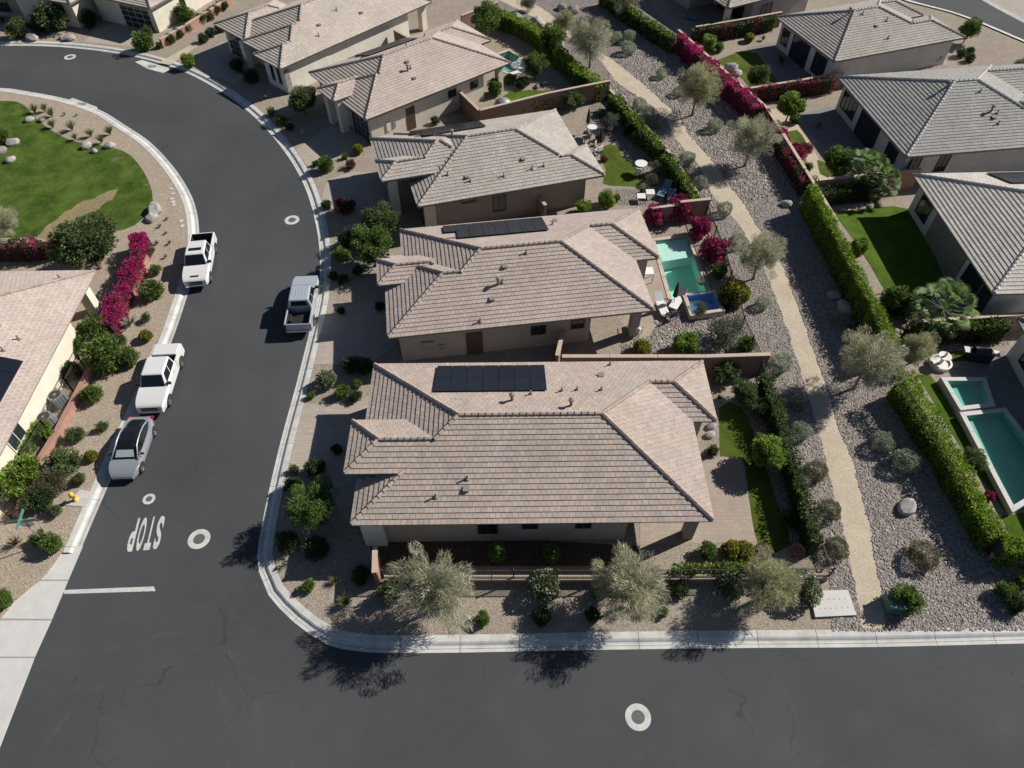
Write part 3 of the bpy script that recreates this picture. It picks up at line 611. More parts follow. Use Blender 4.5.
# --- house left of the street
hl, bl_, rl = house('tile_roof_house', (-29.21, 37.8), 1.2, [(-17.5, -19, 0, 0, Z), (-14, -9, .01, 0, Z-.01)][:1], [(-16.9, -18.4, -.6, -4.2, Z), (-16.9, -4.4, -2.8, -.6, Z)], 'stucco_cream', PAL_MAUVE, 'cream walled house left of the street behind the bougainvillea wall', 1.12)
part_box(hl, 'pillar', 'stucco_cream', -1.3, -1.3, -.1, -.6, -.6, Z-.19); window(hl, 'r', -.6, -13.3, 1.2, 1.4, 1.2, 'frame_white', 2)
def solar_r(root, blk, v0, v1, t0, t1, cols, rows):
    u1, z = blk[2], blk[4]; P = lambda s, t, h: (u1-t, s, z+PITCH*t+h)
    m = MB(); m.tube([P(v0+.1, t0+.3, .1), P(v1-.1, t0+.3, .1)], .03, 5); rk = m.build('solar_array', 'solar_frame', root)
    for r in range(rows):
        for c in range(cols):
            a, b = v0+(v1-v0)*c/cols+.012, v0+(v1-v0)*(c+1)/cols-.012; e, f = t0+(t1-t0)*r/rows+.012, t0+(t1-t0)*(r+1)/rows-.012
            p = MB(); hi = [P(a, e, .17), P(b, e, .17), P(b, f, .17), P(a, f, .17)]; lo = [P(a, e, .13), P(b, e, .13), P(b, f, .13), P(a, f, .13)]; p.poly(hi)
            for i in range(4): p.poly([lo[i], lo[(i+1) % 4], hi[(i+1) % 4], hi[i]])
            p.build('solar_panel', 'solar_glass', rk)
solar_r(hl, bl_[0], -15.0, -8.85, 1.05, 4.4, 6, 2)
vents(hl, bl_, [(-3.6, -5.6, 0), (-3.2, -6.6, 1), (-1.9, -7.2, 0), (-2.3, -8.3, 0), (-1.7, -1.3, 0)])
# --- far row at the top of the picture
hm, bm_, rm = house('tile_roof_house', (-39.07, 80.13), 67, [(0, 0, 14, 9.5, Z)], [(.6, .6, 13.4, 8.9, Z)], 'stucco_cream', PAL_TAN, 'far cream house with large glass panelled garage door facing the bend')
hn, bn, rn = house('tile_roof_house', (-48.2, 81.3), 72, [(0, 0, 12, 9, Z)], [(.6, .6, 11.4, 8.4, Z)], 'stucco_cream', PAL_TAN, 'far cream house with one dark window behind the bushes at top left')
ho, bo, ro_ = house('tile_roof_house', (-54.56,83.70), 78, [(0, 0, 11, 11, Z)], [(.6, .6, 9.6, 10.4, Z)], 'stucco_tan', PAL_TAN, 'farthest left house at the top corner with stone base under its window')
ht, bt, rt = house('tile_roof_house', (23.37, 80.13), 27, [(0, 0, 13, 13, Z)], [(4.2, .6, 12.4, 12.4, Z), (.6, 7.2, 4.4, 12.3, Z)], 'stucco_grey', PAL_BROWN, 'house at the top edge with a covered patio and blue lounger under it')
part_box(ht, 'pillar', 'stucco_cream', .55, .55, -.1, 1.1, 1.1, Z-.19); window(ht, 'l', 4.2, 4.2, .05, 4.4, 2.2, 'frame_dark', 3); window(ht, 'f', .6, 6.2, .8, 1.4, 1.2)
garage_door(hm, .6, 1.2, 5.2); window(hm, 'f', .6, 5.2, .9, .6, 1.3); window(hn, 'l', .6, 2.6, .6, 1.3, 1.6); window(ho, 'l', .6, 4.2, .5, 2.2, 1.7); part_box(ho, 'stone_veneer', 'pillar_stone', .5, .52, -.1, .58, 8, .5)

# ------------------------------------------------------------------ street things
def disc(m, cx, cy, r0, r1, z, n=36):
    for k in range(n):
        a, b = 2*math.pi*k/n, 2*math.pi*(k+1)/n
        if r0 > 0: m.poly([(cx+r0*math.cos(a), cy+r0*math.sin(a), z), (cx+r1*math.cos(a), cy+r1*math.sin(a), z), (cx+r1*math.cos(b), cy+r1*math.sin(b), z), (cx+r0*math.cos(b), cy+r0*math.sin(b), z)])
        else: m.poly([(cx, cy, z), (cx+r1*math.cos(a), cy+r1*math.sin(a), z), (cx+r1*math.cos(b), cy+r1*math.sin(b), z)])
for p, r, lab in (((6.05,9.37), .62, 'round manhole with pale concrete collar in the cross street'), ((-17.65,18.76), .62, 'large round manhole beside the painted STOP word'), ((-18.07,47.55), .6, 'round manhole in the street near the pale blue pickup'), ((-47.36,75.50), .6, 'round manhole far up the bend in the road'), ((-21.31,21.34), .36, 'small round valve lid above the painted STOP word')):
    t = empty('manhole', (*p, 0)); tag(t, lab, 'manhole', 'round lids in the road')
    m = MB(); disc(m, 0, 0, r*.52, r, .006); m.lathe([(r, .006), (r+.002, -.01)], n=36); m.build('collar', 'concrete', t)
    m = MB(); disc(m, 0, 0, 0, r*.52, .005); m.build('cover', 'lid_iron', t)
for loop, gr, lab in (([(-44.16,66.40),(-43.70,66.98),(-40.67,65.27),(-40.37,64.71),(-41.20,64.34),(-42.27,65.08)], (-42.36,65.83), 'concrete storm drain inlet at the park kerb'), ([(-40.02,74.39),(-39.43,74.83),(-35.63,72.87),(-36.31,72.02),(-38.15,72.87)], (-37.90,73.41), 'concrete storm drain inlet at the outer kerb of the bend')):
    o = sheet('storm_drain', loop, .012, 'concrete', .03); tag(o, lab, 'storm drain', 'storm drains at the kerb')
    m = MB(); m.box(gr[0]-.45, gr[1]-.25, .012, gr[0]+.45, gr[1]+.25, .022)
    for k in range(7): m.box(gr[0]-.4+k*.125, gr[1]-.22, .022, gr[0]-.36+k*.125, gr[1]+.22, .03)
    m.build('grate', 'grey_metal', o)
m = MB(); q = [(-24.09,15.75),(-19.29,15.95),(-19.13,15.69),(-23.97,15.53)]; m.poly([(*p, .005) for p in q[::-1]]); m.poly([(*p, .0045) for p in q])
tag(m.build('stop_line', 'road_paint'), 'white painted stop line across half the street', 'road marking')
def road_text(txt, c, up, w, h):
    root = empty('road_lettering', (*c, .005), math.atan2(up[1], up[0])-math.pi/2)
    adv = w/len(txt)
    for i, ch in enumerate(txt):
        cu = bpy.data.curves.new('letter', 'FONT'); cu.body = ch; cu.align_x = 'CENTER'; cu.offset = .034
        o = bpy.data.objects.new('letter', cu); COL.objects.link(o)
        me = bpy.data.meshes.new_from_object(o); bpy.data.objects.remove(o)
        co = np.array([v.co[:] for v in me.vertices]); lo, hi = co.min(0), co.max(0)
        for v in me.vertices:
            v.co.x = ((v.co.x-lo[0])/(hi[0]-lo[0])-.5)*adv*.74+(i-(len(txt)-1)/2)*adv; v.co.y = ((v.co.y-lo[1])/(hi[1]-lo[1])-.5)*h; v.co.z = 0
        me.materials.clear(); me.materials.append(MATS['road_paint'])
        n = bpy.data.objects.new('letter', me); COL.objects.link(n); n.parent = root
    return root
tag(road_text('STOP', (-20.75,19.10), (.11, -1), 1.9, 2.1), 'white STOP lettering painted on the asphalt', 'road marking')
# hydrant on its pad
pad = sheet('concrete_pad', [(-26.05,20.87),(-24.72,20.74),(-24.57,21.74),(-25.45,21.88)], .15, 'concrete', .06); tag(pad, 'small concrete pad under the yellow hydrant', 'pad')
t = empty('fire_hydrant', (*(-25.48,21.20), .15)); tag(t, 'yellow fire hydrant on a concrete pad by the left kerb', 'hydrant')
m = MB(); m.lathe([(.17, 0), (.17, .05), (.115, .06), (.105, .5), (.14, .51), (.14, .55)], n=16); m.build('barrel', 'hydrant_yellow', t, smooth=True)
m = MB(); m.lathe([(.13, .55), (.125, .62), (.08, .7), (.03, .73), (.03, .78), (.001, .78)], n=16); m.build('bonnet', 'hydrant_yellow', t, smooth=True)
for a in (0, 120, 240):
    d = Vector((math.cos(R(a)), math.sin(R(a)), 0)); m = MB(); m.tube([d*.08+Vector((0, 0, .4)), d*.2+Vector((0, 0, .4))], .06, 10); m.build('outlet', 'hydrant_yellow', t)
# street name and stop sign seen from behind
t = empty('street_sign', (*(-26.09,18.45), .12), R(8)); tag(t, 'street sign post with green name blades and stop sign back at the left corner', 'sign')
m = MB(); m.tube([(0, 0, 0), (0, 0, 2.75)], .035, 8); m.build('post', 'galvanised', t)
m = MB(); n = 8; pts = [(.38*math.cos(R(22.5+45*k)), .06, 2.15+.38*math.sin(R(22.5+45*k))) for k in range(8)]; m.poly(pts); m.poly([(x, y-.01, z) for x, y, z in pts[::-1]])
m.build('stop_plate', 'sign_back', t)
m = MB(); m.box(-.75, -.015, 2.4, .75, .015, 2.62); m.build('name_blade', 'sign_green', t); m = MB(); m.box(-.015, -.6, 2.64, .015, .6, 2.84); m.build('name_blade', 'sign_green', t)
# vault lid and small lids
s = sheet('utility_vault', [(15.84,15.59),(17.91,15.64),(17.95,14.28),(15.78,14.17)], .27, 'pale_concrete', .2); tag(s, 'white concrete utility vault lid between the corner house wall and the path', 'utility lid')
m = MB()
for fx in np.linspace(.15, .85, 6):
    for fy in (.35, .7):
        a = np.array([(15.84,15.59),(17.91,15.64),(17.95,14.28),(15.78,14.17)]); p = (a[0]*(1-fx)+a[1]*fx)*(1-fy)+(a[3]*(1-fx)+a[2]*fx)*fy; m.box(p[0]-.035, p[1]-.03, .27, p[0]+.035, p[1]+.03, .277)
m.build('lift_points', 'grey_concrete', s)
t = empty('utility_cabinet', (19.94,14.82), R(-6)); tag(t, 'green metal utility cabinet beside a bush at the path entrance', 'utility box')
m = MB(); m.box(-.4, -.45, 0, .4, .45, .8); m.box(-.44, -.49, .8, .44, .49, .86); m.build('cabinet', 'box_green', t, bevel=.02); part_box(t, 'handle', 'dark_metal', -.05, -.47, .4, .05, -.45, .55)
for i, p in enumerate(((-29.22,51.64), (-28.83,50.93), (-28.70,50.23), (-28.28,49.40), (-27.06,47.26), (-26.79,46.61), (-28.49,49.81))):
    m = MB(); m.box(-.17, -.12, -.02, .17, .12, .035); m.box(-.13, -.08, .035, .13, .08, .045); o = m.build('meter_lid', 'pale_concrete'); o.location = (*p, .12); o.rotation_euler.z = R(15+9*i)
    tag(o, ('topmost', 'second', 'third', 'fifth', 'sixth', 'lowest', 'fourth')[i]+' small white meter lid from the top in the park gravel strip', 'utility lid', 'meter lids in the park gravel strip')

# ------------------------------------------------------------------ vehicles (x forward, origin on the road)
def side_profile(pts, arches, zb):
    """closed side outline; arches cut into the bottom edge. pts run over the top from rear to front"""
    out = list(pts)
    for cx, r in sorted(arches, reverse=True):
        h = .36-zb+.02
        a0 = math.asin(max(-1, min(1, (zb-.36)/r)))
        for k in range(13):
            a = a0+(math.pi-2*a0)*k/12; out.append((cx+r*math.cos(a), .36+r*math.sin(a)))
    return out
def extrude_side(m, prof, hw, wf=None):
    n = len(prof); b = len(m.v); wf = wf or (lambda x, z: 1.)
    for sg in (-1, 1):
        for x, z in prof: m.v.append((x, sg*hw*wf(x, z), z))
    vs = [Vector((x, 0, z)) for x, z in prof]
    for t in tessellate_polygon([vs]):
        m.f.append(tuple(b+i for i in t)); m.f.append(tuple(b+n+i for i in reversed(t))); m.c += [(1, 1, 1)]*2
    for i in range(n):
        j = (i+1) % n; m.f.append((b+i, b+j, b+n+j, b+n+i)); m.c.append((1, 1, 1))
def fix_normals(o):
    bm = bmesh.new(); bm.from_mesh(o.data); bmesh.ops.remove_doubles(bm, verts=bm.verts, dist=.0005); bmesh.ops.recalc_face_normals(bm, faces=bm.faces); bm.to_mesh(o.data); bm.free(); return o
def frustum(m, b, t, zb, zt):
    """b, t = (x rear, x front, half width) at the bottom and top"""
    n = len(m.v)
    for (x0, x1, w), z in ((b, zb), (t, zt)): m.v += [(x0, -w, z), (x1, -w, z), (x1, w, z), (x0, w, z)]
    F = [(0, 1, 5, 4), (1, 2, 6, 5), (2, 3, 7, 6), (3, 0, 4, 7), (4, 5, 6, 7)]; m.f += [tuple(n+i for i in f) for f in F]; m.c += [(1, 1, 1)]*5
def glass_on(root, name, b, t, zb, zt, face, f0, f1, g0, g1, mat='car_glass', off=.012):
    """pane lying on one face of a frustum, between fractions f along and g up"""
    C = [Vector((x, y, z)) for (x0, x1, w), z in ((b, zb), (t, zt)) for x, y in ((x0, -w), (x1, -w), (x1, w), (x0, w))]
    idx = {'right': (0, 1, 5, 4), 'front': (1, 2, 6, 5), 'left': (2, 3, 7, 6), 'rear': (3, 0, 4, 7)}[face]
    A, B, D, E = (C[i] for i in idx); nrm = (B-A).cross(E-A).normalized()*off
    P = lambda f, g: (A.lerp(B, f)).lerp(E.lerp(D, f), g)+nrm
    m = MB(); m.poly([P(f0, g0), P(f1, g0), P(f1, g1), P(f0, g1)]); q = [P(f0, g0)-nrm*.9, P(f1, g0)-nrm*.9, P(f1, g1)-nrm*.9, P(f0, g1)-nrm*.9]; h = [P(f0, g0), P(f1, g0), P(f1, g1), P(f0, g1)]
    for i in range(4): m.poly([q[i], q[(i+1) % 4], h[(i+1) % 4], h[i]])
    return m.build(name, mat, root)
def wheel(root, x, y, r, w=.25):
    e = bpy.data.objects.new('wheel', None); COL.objects.link(e); e.parent = root; e.location = (x, y, r); e.rotation_euler = (R(-90 if y > 0 else 90), 0, 0); e.empty_display_size = .1
    m = MB(); m.lathe([(r*.62, -w/2), (r*.93, -w/2), (r, -w/2+.04), (r, w/2-.04), (r*.93, w/2), (r*.62, w/2)], n=24); m.build('tyre', 'rubber', e, smooth=True)
    m = MB(); m.lathe([(r*.63, w/2-.01), (r*.55, w/2-.03), (.07, w/2-.05), (.001, w/2-.02)], n=24); rim = m.build('rim', 'alloy', e)
    m = MB()
    for k in range(5):
        a = 2*math.pi*(k+.5)/5; c, s_ = math.cos(a), math.sin(a); p = Vector((c, s_, 0))*r*.4; tt = Vector((-s_, c, 0))*r*.09; d = Vector((c, s_, 0))*r*.13
        m.poly([tuple(p-tt-d)[:2]+(w/2-.018,), tuple(p+tt-d)[:2]+(w/2-.018,), tuple(p+tt*1.3+d)[:2]+(w/2-.018,), tuple(p-tt*1.3+d)[:2]+(w/2-.018,)])
    m.build('rim_gaps', 'black_trim', rim)
def pickup(loc, heading, paint, label, cover=None, scoop=False, sunroof=False, ribs=False, L=5.85):
    t = empty('pickup_truck', (*loc, 0), R(heading)); t.scale = (1, .93, .97); tag(t, label, 'pickup', 'vehicles parked along the street')
    k = L/5.85; hw = 1.0; zb = .42; X = lambda x: x*k
    wf = lambda x, z: 1-.05*((z-.8)/.45)**2-.15*max(0, (x/k-1.9)/1.0)**2
    top = [(X(-1.14), zb), (X(-1.14), 1.2), (X(1.2), 1.2), (X(1.45), 1.19), (X(1.8), 1.165), (X(2.1), 1.13), (X(2.4), 1.085), (X(2.62), 1.04), (X(2.76), .99), (X(2.85), .92), (X(2.9), .8), (X(2.9), .5), (X(2.82), zb)]
    m = MB(); extrude_side(m, side_profile(top, [(X(1.85), .49)], zb), hw, wf); fix_normals(m.build('body', paint, t, bevel=.045))
    # cargo bed: two sides, floor, bulkhead, tailgate
    for sg, nm in ((-1, 'bed_side'), (1, 'bed_side')):
        m = MB(); pr = side_profile([(X(-2.9), .5), (X(-2.9), 1.22), (X(-1.16), 1.22), (X(-1.16), zb)], [(X(-1.78), .49)], zb); b0 = len(m.v); n = len(pr)
        for yy in (hw*.985, hw*.985-.13): m.v += [(x, sg*yy, z) for x, z in pr]
        for tr in tessellate_polygon([[Vector((x, 0, z)) for x, z in pr]]): m.f.append(tuple(tr)); m.f.append(tuple(n+i for i in tr)); m.c += [(1, 1, 1)]*2
        for i in range(n): m.f.append((i, (i+1) % n, n+(i+1) % n, n+i)); m.c.append((1, 1, 1))
        fix_normals(m.build(nm, paint, t, bevel=.03))
    part_box(t, 'bed_floor', 'black_trim', X(-2.84), -.86, .66, X(-1.15), .86, .74); part_box(t, 'tailgate', paint, X(-2.95), -.85, .6, X(-2.86), .85, 1.2, bevel=.02)
    for y0, y1 in ((-.855, -.835), (.835, .855)): part_box(t, 'bed_shade_panel', 'black_trim', X(-2.85), y0, .74, X(-1.17), y1, 1.19)  # dark panels added inside the bed; its shade is put into their colour
    part_box(t, 'bed_shade_panel', 'black_trim', X(-2.86), -.83, .74, X(-2.83), .83, 1.17)
    for sg in (-1, 1): part_box(t, 'wheel_well', 'black_trim', X(-2.25), sg*.62 if sg > 0 else -.86, .74, X(-1.3), .86 if sg > 0 else -.62, .96)
    if cover: part_box(t, 'bed_cover', cover, X(-2.84), -.86, 1.12, X(-1.8), .86, 1.27, bevel=.03)
    # cab
    b, tp, zt = (X(-1.12), X(1.25), .92), (X(-1.05), X(.66), .74), 1.88
    m = MB(); frustum(m, b, tp, 1.17, zt); m.build('cab', paint, t, bevel=.09)
    glass_on(t, 'windshield', b, tp, 1.17, zt, 'front', .05, .95, .05, .93); glass_on(t, 'rear_window', b, tp, 1.17, zt, 'rear', .14, .86, .3, .86)
    for fc, spans in (('right', ((.08, .45), (.49, .9))), ('left', ((.10, .51), (.55, .92)))):
        for f0, f1 in spans: glass_on(t, 'side_window', b, tp, 1.17, zt, fc, f0, f1, .12, .86)
    if sunroof: part_box(t, 'sunroof', 'car_glass', X(-.1), -.5, zt-.01, X(.25), .5, zt+.012)
    if scoop: part_box(t, 'hood_scoop', 'black_trim', X(2.35), -.32, 1.06, X(2.5), .32, 1.105); 
    if ribs:
        for i in range(5): part_box(t, 'roof_rib', paint, X(-.55), -.5+.24*i, zt-.01, X(.35), -.46+.24*i, zt+.018)
    part_box(t, 'grille', 'black_trim', X(2.86), -.55, .66, X(2.93), .55, .93); part_box(t, 'grille_bar', 'chrome', X(2.92), -.5, .78, X(2.95), .5, .83)
    part_box(t, 'front_bumper', 'chrome' if not cover else paint, X(2.78), -.86, .42, X(2.96), .86, .62, bevel=.05); part_box(t, 'rear_bumper', 'chrome', X(-3.08), -.92, .48, X(-2.93), .92, .64, bevel=.03)
    for sg in (-1, 1):
        part_box(t, 'headlight', 'lamp_glass', X(2.62), .52 if sg > 0 else -.84, .76, X(2.84), .84 if sg > 0 else -.52, .94, bevel=.02)
        part_box(t, 'tail_light', 'tail_glass', X(-2.96), .87 if sg > 0 else -.98, .78, X(-2.86), .98 if sg > 0 else -.87, 1.12)
        m = MB(); y0, y1 = (.93, 1.2) if sg > 0 else (-1.2, -.93); m.box(X(.95), y0, 1.2, X(1.1), y1, 1.42); m.build('side_mirror', 'black_trim', t, bevel=.03)
        for yy in (sg*(hw*.985-.004),):
            for xx, zz in ((X(.75), 1.08), (X(-.25), 1.08)): part_box(t, 'door_handle', 'chrome', xx-.1, min(yy, yy+sg*.03), zz-.02, xx+.1, max(yy, yy+sg*.03), zz+.02)
        for x in (1.85, -1.78): wheel(t, X(x), sg*.86, .39)
    part_box(t, 'chassis', 'black_trim', X(-2.7), -.7, .28, X(2.7), .7, .5)
    m = MB(); m.box(X(1.3), -.72, .3, X(2.4), .72, .9); m.build('wheel_housing', 'black_trim', t)
    return t
pickup((-23.78, 41.75), -81.5, 'white_paint', 'white crew cab pickup with open dark bed and sunroof beside the park gravel', None, True, True, L=5.4)
pickup((-23.1, 30.0), -86.5, 'white_paint', 'white pickup with white bed cover parked in front of the silver car', 'white_paint', L=5.3)
pickup((-15.05, 37.15), 93.6, 'pale_blue_paint', 'pale blue pickup with open black bed alone at the right kerb', None, ribs=True, L=5.35)
def sedan(loc, heading, label):
    t = empty('sedan_car', (*loc, 0), R(heading)); t.scale = (.94, .97, .97); tag(t, label, 'car', 'vehicles parked along the street'); hw, zb = .93, .3
    def wf(x, z): return 1-.36*max(0, (abs(x)-1.3)/1.05)**2-.06*((z-.62)/.4)**2
    top = [(-2.2, zb), (-2.3, .5), (-2.3, .85), (-2.15, 1.0), (-1.75, 1.03), (-.8, .98), (1.05, .95), (1.5, .88), (1.75, .83), (1.95, .765), (2.12, .69), (2.25, .60), (2.31, .5), (2.29, .36), (2.2, zb)]
    m = MB(); extrude_side(m, side_profile(top, [(1.42, .39), (-1.4, .39)], zb), hw, wf); fix_normals(m.build('body', 'silver_paint', t, bevel=.06))
    secs = [(1.15, .84, .93, .60), (.35, 1.33, 1.32, .60), (.0, 1.41, 1.41, .60), (-.6, 1.42, 1.42, .59), (-1.2, 1.30, 1.30, .56), (-1.95, 1.0, 1.0, .52)]
    m = MB(); rows = []
    for x, ze, zt, w in secs: rows.append([(x, -.84 if x > -1.5 else -.72, .95), (x, -w-.04, max(.96, zt-.05)), (x, -w*.6, zt+.02), (x, w*.6, zt+.02), (x, w+.04, max(.96, zt-.05)), (x, .84 if x > -1.5 else .72, .95)])
    for a, c in zip(rows, rows[1:]):
        for i in range(5): m.poly([a[i], a[i+1], c[i+1], c[i]])
    fix_normals(m.build('glass_roof', 'car_glass', t, smooth=False, bevel=.02))
    for sg in (-1, 1):
        m = MB(); m.tube([(1.2, sg*.82, .96), (.38, sg*.65, 1.31), (0, sg*.645, 1.385), (-.6, sg*.635, 1.395), (-1.2, sg*.6, 1.28), (-1.95, sg*.62, 1.0)], [.05, .045, .045, .045, .05, .06], 8); m.build('roof_rail', 'silver_paint', t, smooth=True)
        m = MB(); m.tube([(-.15, sg*.85, .97), (-.18, sg*.65, 1.36)], .025, 6); m.build('door_pillar', 'black_trim', t)
        m = MB(); m.box(.72, .88 if sg > 0 else -1.08, .92, .84, 1.08 if sg > 0 else -.88, 1.06); m.build('side_mirror', 'black_trim', t, bevel=.03)
        part_box(t, 'headlight', 'lamp_glass', 1.74, .44 if sg > 0 else -.7, .68, 2.02, .7 if sg > 0 else -.44, .755, bevel=.03); part_box(t, 'tail_light', 'tail_glass', -2.31, .5 if sg > 0 else -.82, .78, -2.15, .82 if sg > 0 else -.5, .9, bevel=.02)
        for x in (1.42, -1.4): wheel(t, x, sg*.81, .335, .22)
    m = MB(); m.poly([(1.02, -.58, 1.0), (1.02, .58, 1.0), (.62, .5, 1.225), (.62, -.5, 1.225)]); m.poly([(1.02, .58, .99), (1.02, -.58, .99), (.62, -.5, 1.215), (.62, .5, 1.215)]); o = m.build('sunshade', 'sunshade_foil', t); o.location.z = .035; o.location.x = .03
    part_box(t, 'chassis', 'black_trim', -2.1, -.68, .2, 2.15, .68, .4); part_box(t, 'front_intake', 'black_trim', 2.2, -.5, .33, 2.33, .5, .42)
sedan((-23.15, 24.6), -87.5, 'silver car with black glass roof nearest the stop lettering')

# ------------------------------------------------------------------ planting
def leaves_mesh(name, C, size, cols, rng, aspect=.45, outward=None, flat=.0, mat='leaf'):
    """N leaf-shaped rhombs around centres C"""
    N = len(C); a = rng.normal(size=(N, 3))
    if outward is not None: a = a*.6+outward*1.1
    a[:, 2] *= (1-flat); a /= np.linalg.norm(a, axis=1)[:, None]+1e-9
    b = np.cross(a, rng.normal(size=(N, 3))); b /= np.linalg.norm(b, axis=1)[:, None]+1e-9
    s = (np.asarray(size)*rng.uniform(.7, 1.3, N))[:, None]
    V = np.empty((N, 4, 3)); V[:, 0] = C-a*s; V[:, 1] = C+b*s*aspect; V[:, 2] = C+a*s; V[:, 3] = C-b*s*aspect
    me = bpy.data.meshes.new(name); me.vertices.add(N*4); me.vertices.foreach_set('co', V.ravel().astype(np.float32))
    me.loops.add(N*4); me.loops.foreach_set('vertex_index', np.arange(N*4, dtype=np.int32)); me.polygons.add(N)
    me.polygons.foreach_set('loop_start', np.arange(0, N*4, 4, dtype=np.int32)); me.polygons.foreach_set('loop_total', np.full(N, 4, dtype=np.int32))
    at = me.attributes.new('col', 'FLOAT_COLOR', 'FACE'); at.data.foreach_set('color', np.c_[np.clip(cols, 0, 1), np.ones(N)].astype(np.float32).ravel())
    me.materials.append(MATS[mat]); me.update(calc_edges=True); return me
def pick_cols(pal, N, rng, clump=None, jit=.16):
    pal = np.array(pal); i = rng.integers(0, len(pal), N); c = pal[i]
    if clump is not None: k = rng.uniform(.72, 1.28, clump.max()+1)[clump]; c = c*k[:, None]
    return c*rng.uniform(1-jit, 1+jit, (N, 1))
def crown(name, seed, pal, n, clumps=40, cr=.30, rz=.85, leaf=.07, aspect=.4, zc=0., shell=.5, droop=0., out=True, lump=.12, mat='leaf'):
    """clumps of leaves spread through an ellipsoid of radius 1 (height rz)"""
    rng = np.random.default_rng(seed); d = rng.normal(size=(clumps, 3)); d /= np.linalg.norm(d, axis=1)[:, None]
    r = rng.uniform(shell**3, 1, clumps)**(1/3)*(1-cr*.8)*rng.uniform(1-lump, 1+lump, clumps); cc = d*r[:, None]; cc[:, 2] *= rz
    k = rng.integers(0, clumps, n); g = rng.normal(size=(n, 3)); g *= (cr*rng.uniform(.25, 1, n)**.5/np.linalg.norm(g, axis=1))[:, None]
    P = cc[k]+g*rng.uniform(.75, 1.25, clumps)[k][:, None]; o = P/(np.linalg.norm(P, axis=1)[:, None]+1e-6)
    if droop: P[:, 2] -= droop*np.linalg.norm(P[:, :2], axis=1)**2
    P[:, 2] += zc; cols = pick_cols(pal, n, rng, k)
    return leaves_mesh(name, P, leaf, cols, rng, aspect, o if out else None, mat=mat)
def ball(name, seed, pal, n, rz=.85, leaf=.06, aspect=.5, thick=.28, zc=.75, mat='leaf', fl=None, flat_bottom=True):
    """dense rounded shrub: leaves in a thick skin over an uneven ball"""
    rng = np.random.default_rng(seed); d = rng.normal(size=(n, 3)); d /= np.linalg.norm(d, axis=1)[:, None]
    lob = rng.normal(size=(9, 3)); lob /= np.linalg.norm(lob, axis=1)[:, None]
    bumpy = 1-.16*np.max(d@lob.T, axis=1)**4+.10*np.sin(d[:, 0]*7+seed)*np.cos(d[:, 1]*6+seed*2)
    r = bumpy*(1-thick*rng.uniform(0, 1, n)**1.6); P = d*r[:, None]; P[:, 2] = P[:, 2]*rz+zc
    P[:, 2] = np.maximum(P[:, 2], .02)
    cl = (np.floor((d[:, 0]+1)*3)*49+np.floor((d[:, 1]+1)*3)*7+np.floor((d[:, 2]+1)*3)).astype(int); cols = pick_cols(pal, n, rng, cl, .2)
    if fl: # flowers on the outside
        m = rng.uniform(size=n) < fl[1]; m &= r > .9*bumpy; cols[m] = np.array(fl[0])*rng.uniform(.8, 1.15, (m.sum(), 1))
    return leaves_mesh(name, P, leaf, cols, rng, aspect, d, mat=mat)
def tuft(name, seed, pal, n, spread=1., h=1., w=.035, seg=3):
    """long arching blades from the base"""
    rng = np.random.default_rng(seed); m = MB()
    for i in range(n):
        a = rng.uniform(0, 2*math.pi); e = rng.uniform(.15, 1)**.7*spread; L = rng.uniform(.7, 1.1); c = tuple(np.array(pal[rng.integers(len(pal))])*rng.uniform(.8, 1.2))
        t = np.array((-math.sin(a), math.cos(a), 0)); prev = None
        for s in range(seg+1):
            f = s/seg; r = e*f*(1+.3*f)*L*.8; z = h*L*(f*(1.25-.62*f*e)); ww = w*(1-f)**.6+.004; p = np.array((r*math.cos(a), r*math.sin(a), z))
            q = (tuple(p-t*ww), tuple(p+t*ww))
            if prev: m.poly([prev[0], prev[1], q[1], q[0]], c)
            prev = q
    o = m.build(name, 'leaf', col=True); me = o.data; bpy.data.objects.remove(o); return me
def trunk_mesh(name, seed, top=1.0, spread=.6, n=5, r0=.07, lean=.06):
    rng = np.random.default_rng(seed); m = MB(); f = Vector((rng.uniform(-lean, lean), rng.uniform(-lean, lean), top*.45))
    m.tube([(0, 0, -.05), tuple(f*.5+Vector((rng.uniform(-.02, .02), 0, 0))), tuple(f)], [r0*1.25, r0*.95, r0*.8], 8)
    for k in range(n):
        a = 2*math.pi*k/n+rng.uniform(-.4, .4); e = Vector((math.cos(a)*spread*rng.uniform(.6, 1), math.sin(a)*spread*rng.uniform(.6, 1), top*rng.uniform(.85, 1.3))); mid = f.lerp(e, .5)+Vector((0, 0, .06))
        m.tube([tuple(f), tuple(mid), tuple(e)], [r0*.62, r0*.4, r0*.15], 6)
        for j in range(2):
            e2 = mid+Vector((rng.uniform(-.3, .3), rng.uniform(-.3, .3), rng.uniform(.15, .4))); m.tube([tuple(mid), tuple(e2)], [r0*.3, r0*.1], 5)
    o = m.build(name, 'bark'); me = o.data; bpy.data.objects.remove(o); return me
OL = [(0.3899, 0.4042, 0.275), (0.4939, 0.4989, 0.3736), (0.2989, 0.3122, 0.1972), (0.5586, 0.5375, 0.4333), (0.4159, 0.3839, 0.2541)]
SV = [(0.33, 0.3807, 0.285), (0.4125, 0.4536, 0.3525), (0.264, 0.3078, 0.2175), (0.363, 0.3969, 0.2775)]
SG = [(0.136, 0.1408, 0.072), (0.176, 0.1728, 0.0928), (0.112, 0.112, 0.0576), (0.2, 0.184, 0.104)]
GR = [(0.1109, 0.1791, 0.0409), (0.1511, 0.2302, 0.0521), (0.0806, 0.1364, 0.0335), (0.1915, 0.2642, 0.0632)]
DK = [(0.0435, 0.0807, 0.0279), (0.059, 0.1025, 0.0342), (0.0342, 0.0621, 0.0217), (0.0776, 0.1165, 0.0435)]
